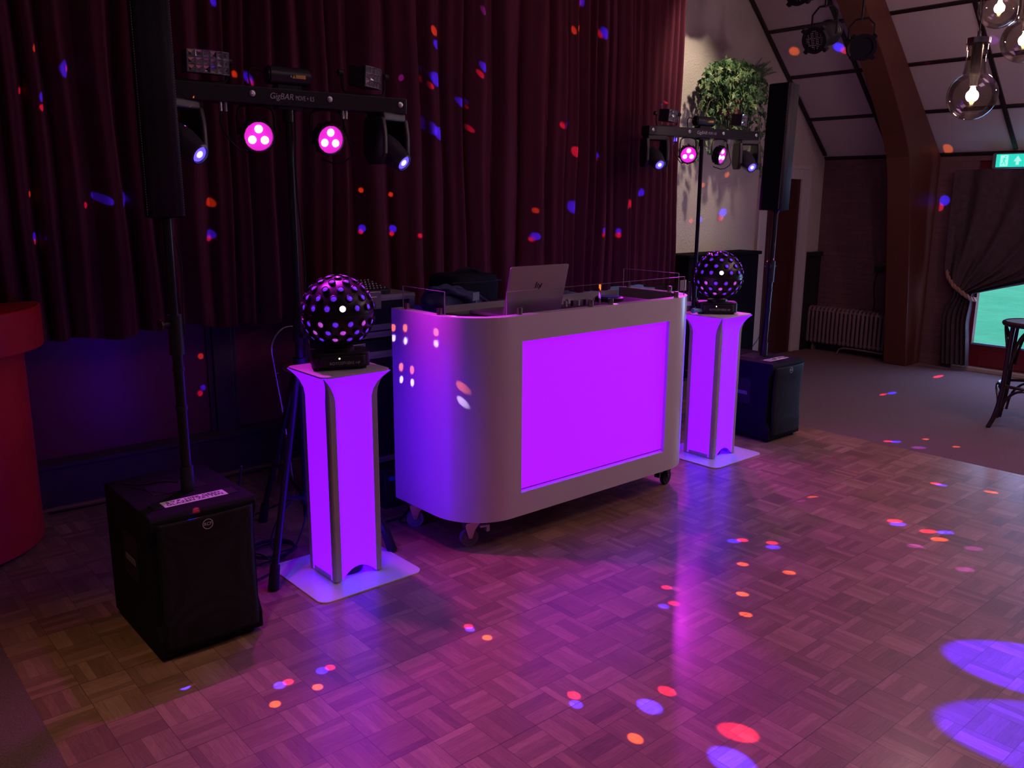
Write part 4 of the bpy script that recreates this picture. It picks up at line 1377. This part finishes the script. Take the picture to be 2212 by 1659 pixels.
rc = thing('road_case', 'low black road case behind the booth carrying the bag', 'flight case', (2.62, 3.47, 0))
MB().box(0, .84, 0, .70, .10, .90).build('case_body', 'case_laminate', rc, bevel=.004)
MB().box(-.006, .846, -.006, .706, .885, .91).box(-.006, .846, -.006, .706, .10, .13).build('edge_profile', 'black_metal', rc)
for x in (.08, .66):
    for y in (.08, .38):
        MB().cyl((x - .015, y, .048), (x + .015, y, .048), .048, seg=18).box(x - .03, x + .03, y - .03, y + .03, .09, .10).build('castor', 'black_plastic', rc, smooth=True)
bg_ = thing('gear_bag', 'black padded gear bag standing on the road case behind the booth', 'bag', (3.06, 3.97, .911))
def sbox(hx, hy, h, e, wob):
    def f(u, v):
        a = u * 2 * pi; b = -pi / 2 + pi * v
        p = lambda c_, q: math.copysign(abs(c_) ** q, c_)
        x = hx * p(cos(b), e) * p(cos(a), e); y = hy * p(cos(b), e) * p(sin(a), e); z = h / 2 + h / 2 * p(sin(b), e)
        nz_ = wob * (sin(x * 31 + z * 17) * .5 + sin(y * 41 + x * 23) * .5)
        return (x * (1 + nz_), y * (1 + nz_), z + nz_ * .08 * (z > h * .5))
    return f
MB().grid(sbox(.172, .14, .235, .28, .03), 56, 28, closed_u=True).build('bag_body', 'bag_cloth', bg_, smooth=True)
MB().tube([(-.12, -.02, .22), (-.06, -.04, .255), (.0, -.03, .262), (.07, -.04, .25), (.13, -.02, .22)], .010, 8, smooth=2).build('carry_strap', 'bag_cloth', bg_, smooth=True)
MB().tube([(-.18, -.132, .195), (0, -.142, .19), (.18, -.132, .195)], .004, 6).build('zip', 'black_plastic', bg_, smooth=True)
jk = MB()
def jacket(u, v):
    a = u * 2 * pi; b = -pi / 2 + pi * v
    x = .215 * cos(b) * cos(a); y = .115 * cos(b) * sin(a)
    t = (x + .215) / .43
    hh = .225 * (1 - .55 * t) + .03
    z = max(0, .5 + .5 * sin(b)) * hh
    w_ = .012 * sin(x * 42 + y * 60 + z * 30) + .010 * sin(y * 75 - x * 33) + .008 * sin(z * 70 + x * 20)
    return (x + w_ * .6, y + w_ - .06 * (1 - z / .25) * t, z + abs(w_) * .6)
o = jk.grid(jacket, 80, 40, closed_u=True).build('jacket', 'blue_cloth', smooth=True)
o.location = (2.735, 3.60, .913); o.rotation_euler = (0, 0, R(-6))
tag(o, 'crumpled dark blue jacket lying in front of the black bag', 'jacket')

sl_ = thing('folding_stool', 'tubular metal folding stool with round wooden seat behind the left pillar', 'stool', (2.10, 4.27, 0))
MB().tube([(-.055, -.06, .02), (-.075, -.04, .35), (-.115, -.01, .72), (-.115, 0, .80), (-.06, .0, .872), (0, 0, .885), (.06, 0, .872), (.115, 0, .80), (.115, -.01, .72), (.075, -.04, .35), (.055, -.06, .02)], .0095, 10, smooth=3).build('back_hoop', 'chrome', sl_, smooth=True)
MB().lathe([(0, 0), (.125, 0), (.135, .006), (.138, .016), (.130, .026), (0, .028)], Matrix.Translation((.05, -.10, .655)), 36).build('seat', 'seat_wood', sl_, smooth=True)
for s in (-1, 1):
    MB().tube([(.05 + s * .03, -.10, .65), (.05 + s * .09, -.09, .63), (.05 + s * .115, -.06, .50), (.05 + s * .15, .06, .02)], .0095, 10, smooth=2).build('leg', 'chrome', sl_, smooth=True)
for z in (.20, .27):
    MB().cyl((-.06, -.045, z), (.16, -.045, z), .005, seg=8).build('rung', 'chrome', sl_, smooth=True)
MB().cyl((-.11, -.02, .64), (.12, -.05, .645), .005, seg=8).build('seat_hinge', 'chrome', sl_, smooth=True)

pb_ = thing('power_box', 'small black power distribution box with blue plugs between pillar and booth', 'power box', (2.305, 3.62, 0))
MB().box(-.07, .07, -.05, .05, 0, .21).build('box_body', 'black_plastic', pb_, bevel=.008)
for x in (-.035, 0, .035):
    MB().cyl((x, -.05, .16), (x, -.075, .17), .012, seg=12).build('plug', 'record_blue', pb_, smooth=True)

def cable(name, pts, r, label, m='rubber'):
    o = MB().tube(pts, r, 7, smooth=3).build(name, m, smooth=True)
    return tag(o, label, 'cable')
coil = []
for i in range(40):
    a = i * .42; rr = .09 + .025 * sin(i * .37)
    coil.append((1.56 + rr * cos(a) * 1.1, 3.40 + rr * sin(a), .008 + .0011 * i))
cable('coiled_cable', [(1.62, 3.30, .30), (1.50, 3.28, .22), (1.47, 3.30, .06)] + coil + [(1.5, 3.24, .01), (1.36, 3.20, .008), (1.24, 3.14, .008)], .0042, 'loosely coiled black cable on the floor behind the left pillar')
cable('floor_cable', [(2.35, 3.58, .15), (2.36, 3.50, .05), (2.30, 3.46, .008), (2.18, 3.38, .008), (2.20, 3.30, .02), (2.26, 3.34, .03), (2.20, 3.42, .008), (2.06, 3.40, .008), (1.98, 3.30, .008)], .0045, 'black cable looping under the back left corner of the booth')
cable('floor_cable', [(.90, 4.60, .006), (1.15, 4.585, .006), (1.5, 4.60, .006), (1.86, 4.58, .006), (2.2, 4.6, .006)], .005, 'black cable along the foot of the stage front')
cable('floor_cable', [(1.30, 3.12, .54), (1.42, 3.6, .012), (1.6, 3.9, .006), (1.9, 4.0, .006), (2.1, 4.1, .006)], .0045, 'black cable running from behind the left subwoofer to the stool')
cable('speaker_cable', [(1.065, 3.00, 1.44), (1.082, 2.99, 1.35), (1.070, 2.99, 1.20), (1.075, 3.0, 1.10)], .0022, 'thin cable hanging beside the left speaker pole')
cable('speaker_cable', [(5.01, 3.22, 1.50), (4.99, 3.20, 1.3), (5.0, 3.2, 1.0), (5.03, 3.21, .7), (4.99, 3.3, .545), (4.94, 3.34, .54)], .0022, 'thin cable hanging beside the right speaker pole')
cable('signal_cable', [(1.01, 3.00, .57), (.97, 3.05, .57), (.92, 3.12, .545), (.88, 3.20, .540)], .0035, 'thin cable curving over the top of the left subwoofer')
tp = thing('water_bottle', 'slim clear tube with a white label standing on the right pillar beside the lamp', 'bottle', (4.225, 3.235, .893))
MB().lathe([(0, 0), (.020, 0), (.020, .14), (.012, .17), (.008, .19), (0, .19)], seg=18).build('bottle_body', 'smoked_glass', tp, smooth=True)
MB().lathe([(.0205, .045), (.0208, .045), (.0208, .07), (.0205, .07)], seg=18, cap=False).build('label_band', 'paper', tp)
cp = MB().cyl((0, 0, .02), (.06, -.02, .02), .012).cyl((-.012, .004, .02), (0, 0, .02), .016).build('mains_plug', ['cyan_plug'])
cp.location = (4.195, 3.165, .895)
tag(cp, 'turquoise power plug lying at the left of the right mirror-ball lamp', 'plug')

# ================================================================== beams
def beam(name, src, tgt, power, color, half, blend=.5, soft=.01):
    l = bpy.data.lights.new(name, 'SPOT')
    l.energy = power; l.color = color
    l.spot_size = max(R(1.0), 2 * half); l.spot_blend = blend; l.shadow_soft_size = soft
    o = bpy.data.objects.new(name, l); col.objects.link(o)
    o.location = src
    o.rotation_euler = (Vector(tgt) - Vector(src)).to_track_quat('-Z', 'Y').to_euler()
    return o
DOTS = """LB c o 0.015 1.03 4.47 2.22; LB c o 0.015 0.97 4.47 1.57; LB c o 0.017 2.69 4.47 1.61; LB c o 0.017 2.89 4.47 1.58
RB c o 0.018 3.15 4.47 1.57; RB c o 0.020 4.04 4.47 1.50; RB c o 0.021 4.45 4.47 2.75; LB c o 0.016 1.96 4.47 2.19
RB c o 0.021 4.41 4.47 2.71; LB c o 0.023 1.80 4.47 1.53; RB c o 0.027 3.21 4.47 2.57; RB c v 0.022 3.58 4.47 2.75
LB c v 0.021 2.99 4.47 2.27; LB c b 0.022 1.04 4.47 2.01; LB c b 0.022 0.97 4.47 1.38; LB c b 0.024 1.79 4.47 1.37
RB c b 0.027 3.23 4.47 2.49; RB c b 0.028 3.58 4.47 2.41; RB c b 0.028 3.41 4.47 2.17; RB c b 0.031 4.36 4.47 2.08
RB c b 0.032 4.73 4.47 2.72; RB c b 0.032 4.49 4.47 2.89; RB c b 0.033 5.19 4.47 1.61; RB c b 0.029 4.04 4.47 1.32
LB c b 0.025 2.69 4.47 1.39; LB c b 0.026 2.90 4.47 1.38; LB c b 0.024 2.04 4.47 2.16; RB c b 0.034 5.38 4.47 2.32
LB c b 0.023 1.26 4.47 1.56; LB c b 0.035 1.15 4.47 2.14; RB c b 0.042 3.22 4.47 2.29; RB c b 0.042 3.24 4.47 1.97
RB c b 0.042 3.18 4.47 2.00; RB c b 0.048 4.43 4.47 1.52; LB c b 0.035 1.36 4.47 1.55; LB c r 0.015 1.03 4.47 1.97
LB c r 0.015 0.98 4.47 2.01; LB c r 0.015 0.97 4.47 1.36; LB c r 0.016 1.78 4.47 1.35; RB c r 0.018 3.30 4.47 2.51
RB c r 0.018 3.18 4.47 2.25; RB c r 0.019 3.56 4.47 2.36; RB c r 0.019 3.49 4.47 2.13; RB c r 0.019 3.51 4.47 2.00
RB c r 0.020 4.31 4.47 2.08; RB c r 0.021 4.69 4.47 1.83; RB c r 0.021 4.70 4.47 2.68; RB c r 0.021 4.48 4.47 2.86
RB c r 0.020 4.02 4.47 1.30; LB c r 0.017 2.68 4.47 1.37; LB c r 0.017 2.89 4.47 1.35; RB c r 0.018 3.15 4.47 1.34
RB c r 0.021 4.77 4.47 1.31; RB c r 0.022 4.94 4.47 1.30; LB c r 0.016 2.05 4.47 2.15; LB c r 0.015 1.20 4.47 1.52
RB c r 0.018 3.03 4.47 1.35; RB c r 0.023 5.44 4.47 2.31; LB c r 0.015 1.17 4.47 2.13; RB c r 0.034 4.44 4.47 1.91
RB c r 0.037 5.04 4.47 1.53; LB c b 0.016 1.87 4.47 2.53; RB c b 0.021 4.77 4.47 1.34; RB c b 0.022 4.94 4.47 1.33
RB c b 0.018 3.15 4.47 1.36; RB c b 0.021 4.70 4.47 1.86; RB c b 0.021 4.48 4.47 1.94; RB c b 0.019 3.49 4.47 2.16
LB s o 0.017 1.76 4.69 0.70; LB s b 0.017 1.76 4.69 0.52; LB s r 0.017 1.74 4.69 0.49; RB w o 0.031 6.46 4.84 2.80
RB w o 0.032 6.80 4.84 1.79; RB w o 0.031 6.44 4.84 1.69; RB w b 0.050 6.77 4.84 1.45; RB w r 0.036 6.74 4.84 1.40
RB w b 0.035 6.42 4.84 1.39; RB w r 0.026 6.30 4.84 1.38; RB r o 0.053 7.45 4.64 2.91; RB r o 0.055 8.44 3.58 2.04
RB r v 0.044 7.56 2.95 2.81; RB r b 0.052 7.47 4.21 2.90; RB r b 0.050 7.62 3.46 2.77; RB r r 0.038 7.50 4.17 2.87
RB r r 0.037 7.66 3.50 2.73; RB b b 0.050 8.50 3.58 1.57; RB b r 0.040 8.50 3.62 1.51; L2 f b 0.018 1.80 2.31 0.00
L2 f b 0.019 2.50 1.96 0.00; L2 f b 0.021 2.36 2.62 0.00; RB f b 0.042 6.95 3.18 0.00; RB f b 0.034 5.53 2.47 0.00
RB f b 0.030 4.86 1.89 0.00; RB f b 0.030 4.67 2.40 0.00; L2 f b 0.027 4.15 2.33 0.00; L2 f b 0.026 3.66 2.72 0.00
RB f b 0.033 5.05 2.90 0.00; L2 f r 0.016 1.81 2.33 0.00; L2 f r 0.019 2.35 2.64 0.00; RB f r 0.038 6.84 3.20 0.00
RB f r 0.030 5.50 2.51 0.00; RB f r 0.027 4.86 1.92 0.00; RB f r 0.027 4.68 2.43 0.00; L2 f r 0.025 4.15 2.35 0.00
L2 f r 0.024 3.68 2.71 -0.00; RB f r 0.029 5.04 2.92 0.00; RB f r 0.043 7.95 3.23 0.00; L1 f b 0.025 1.09 2.42 0.00
L1 f b 0.026 1.24 2.41 0.00; L2 f b 0.034 3.27 2.17 -0.00; L2 f b 0.034 3.35 2.01 0.00; L2 f b 0.024 1.76 1.71 0.00
L2 f b 0.038 4.08 1.77 0.00; L2 f b 0.038 4.15 1.57 0.00; L1 f r 0.020 1.12 2.42 0.00; L1 f r 0.020 1.27 2.41 0.00
L2 f r 0.028 3.31 2.15 0.00; L2 f r 0.028 3.39 2.04 0.00; L2 f r 0.019 1.79 1.75 0.00; L2 f r 0.031 4.11 1.80 0.00
L2 f r 0.030 4.10 1.63 0.00; L2 f r 0.023 2.55 1.95 0.00; L2 f r 0.024 2.64 2.06 0.00; L2 f o 0.019 1.81 2.22 0.00
L1 f o 0.018 1.18 2.33 0.00; L1 f o 0.018 1.03 2.33 0.00; L2 f o 0.024 3.08 1.99 0.00; L2 f o 0.024 3.16 1.81 0.00
L2 f o 0.022 2.83 1.82 0.00; L2 f o 0.021 2.69 1.71 0.00; L2 f o 0.027 4.04 1.55 0.00; RB f o 0.032 4.95 1.66 0.00
L2 f o 0.015 2.43 2.58 0.00; RB f o 0.021 4.71 2.33 0.00; L2 f o 0.019 4.11 2.25 0.00; L2 f o 0.018 3.57 2.67 0.00
RB f o 0.024 5.75 2.37 0.00; RB f o 0.024 5.72 2.16 0.00; RB f o 0.023 5.13 2.87 0.00; L2 f o 0.027 1.77 1.47 -0.00
L2 f b 0.041 1.93 1.55 0.00; L2 f r 0.033 2.04 1.57 0.00; L2 f b 0.066 1.90 1.22 -0.00; L1 f r 0.053 2.03 1.29 0.00
L2 f v 0.029 3.87 1.59 0.00; RB f v 0.040 5.51 2.31 0.00; L2 f v 0.032 4.01 2.27 0.00; L2 f v 0.030 4.05 1.40 0.00
L2 f v 0.028 3.78 1.33 0.00; L2 f v 0.024 2.66 2.03 0.00; L1 k o 0.018 0.73 4.00 0.29; L1 k b 0.019 0.73 4.00 0.12
L1 k r 0.019 0.73 4.00 0.09; L1 t b 0.012 0.98 2.79 0.54; L1 t r 0.012 1.00 2.80 0.54; L1 f v 0.023 0.36 2.54 0.00
LB d o 0.020 2.17 3.35 0.98; LB d o 0.019 2.17 3.25 0.99; LB d o 0.018 2.17 3.01 1.00; LB d o 0.020 2.17 3.29 0.80
LB d o 0.019 2.17 3.20 0.80; LB d o 0.018 2.17 2.90 0.80; LB d o 0.019 2.17 3.09 0.51; LB d w 0.017 2.17 3.35 0.93
LB d w 0.017 2.17 3.25 0.93; LB d w 0.016 2.17 3.01 0.95; LB d w 0.017 2.17 3.29 0.74; LB d w 0.017 2.17 3.20 0.74
LB d w 0.016 2.17 2.90 0.74; LB d w 0.017 2.17 3.10 0.43; LB d b 0.014 2.17 3.34 0.94; LB d b 0.014 2.17 3.24 0.94
LB d b 0.013 2.17 3.00 0.96; LB d b 0.014 2.17 3.19 0.51; LB d b 0.014 2.17 3.09 0.43"""
SRC = dict(LB=Vector((1.722, 3.068, 1.115)), RB=Vector((4.355, 3.118, 1.115)))
c1, s1 = cos(R(-3.8)), sin(R(-3.8))
SRC['L1'] = Vector((1.70 - .345 * c1, 3.375 - .345 * s1 - .10, 2.09))
SRC['L2'] = Vector((1.70 + .345 * c1 + .05, 3.375 + .345 * s1 - .09, 2.09))
COLS = dict(b=(.03, .02, 1.0), r=(1.0, .03, .10), o=(1.0, .17, .012), v=(.45, .06, .9), w=(.8, .6, 1.0))
GAIN = dict(c=1.8, s=.9, w=.34, r=.34, b=1.1, f=2.1, d=.26, k=.5, t=6.0)
CG = dict(b=1.6, r=.7, o=.62, v=.28, w=2.2)
for ln in DOTS.replace('\n', ';').split(';'):
    p = ln.split()
    if len(p) < 7: continue
    src = SRC[p[0]].copy(); surf, cc, rad_ = p[1], p[2], float(p[3]); tg = Vector([float(v) for v in p[4:7]])
    d_ = tg - src; dist = d_.length; dn = d_.normalized()
    if p[0] in ('LB', 'RB'): src += dn * .168
    nrm = {'c': Vector((0, -1, 0)), 's': Vector((0, -1, 0)), 'w': Vector((0, -1, 0)), 'k': Vector((0, -1, 0)), 'f': Vector((0, 0, 1)), 't': Vector((0, 0, 1)),
           'd': Vector((-1, 0, 0)), 'b': Vector((-1, 0, 0)), 'r': Vector((-.66, 0, -.75))}[surf]
    cosi = max(.15, abs(dn.dot(nrm)))
    rest = (tg - src).length
    beam('effect_beam', src, tg, 130 * rest ** 2 * GAIN[surf] * CG[cc] * (3.0 if surf == 'd' and cc == 'o' else 1) / cosi, COLS[cc], math.atan(rad_ * (.98 if surf == 'f' and rad_ < .04 else 1.12) / rest * (cosi ** .5)), .55, .002)

def wpt(bar_loc, rz, x, y, z):
    return Vector((bar_loc[0] + x * cos(rz) - y * sin(rz), bar_loc[1] + x * sin(rz) + y * cos(rz), z))
# moving-head beams: two violet-blue pools at the lower right
for x, tg, half, pw in ((.455, (3.12, .80, 0), 3.7, 6000), (-.445, (2.76, .56, 0), 3.9, 6500)):
    s_ = wpt((1.70, 3.375), R(-3.8), x, 0, 1.784)
    dn = (Vector(tg) - s_).normalized()
    beam('head_beam', s_ + dn * .135, tg, pw, (.03, .0, 1.0), R(half), .25, .004)
# par cans wash the floor magenta
for bl, rz, zb, x, tg, pw, half_ in (((1.70, 3.375), R(-3.8), 1.816, -.155, (1.25, 2.15, 0), 42, 40), ((1.70, 3.375), R(-3.8), 1.816, .157, (2.25, 1.75, 0), 85, 42),
                              ((5.37, 4.06), R(-11), 1.896, -.155, (3.1, 2.0, 0), 80, 34), ((5.37, 4.06), R(-11), 1.896, .157, (4.3, 1.3, 0), 50, 40)):
    s_ = wpt(bl, rz, x, -.055, zb)
    beam('par_wash', s_, tg, pw, (.85, .02, 1.0), R(half_), 1.0, .03)
# the glass bulbs light the ceiling round them; last one is added, unseen fill
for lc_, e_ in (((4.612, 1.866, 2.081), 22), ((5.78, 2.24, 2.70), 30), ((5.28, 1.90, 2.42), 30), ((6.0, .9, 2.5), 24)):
    light('bulb_and_fill_light', 'POINT', lc_, None, e_, (1.0, .62, .74), shadow_soft_size=.03)
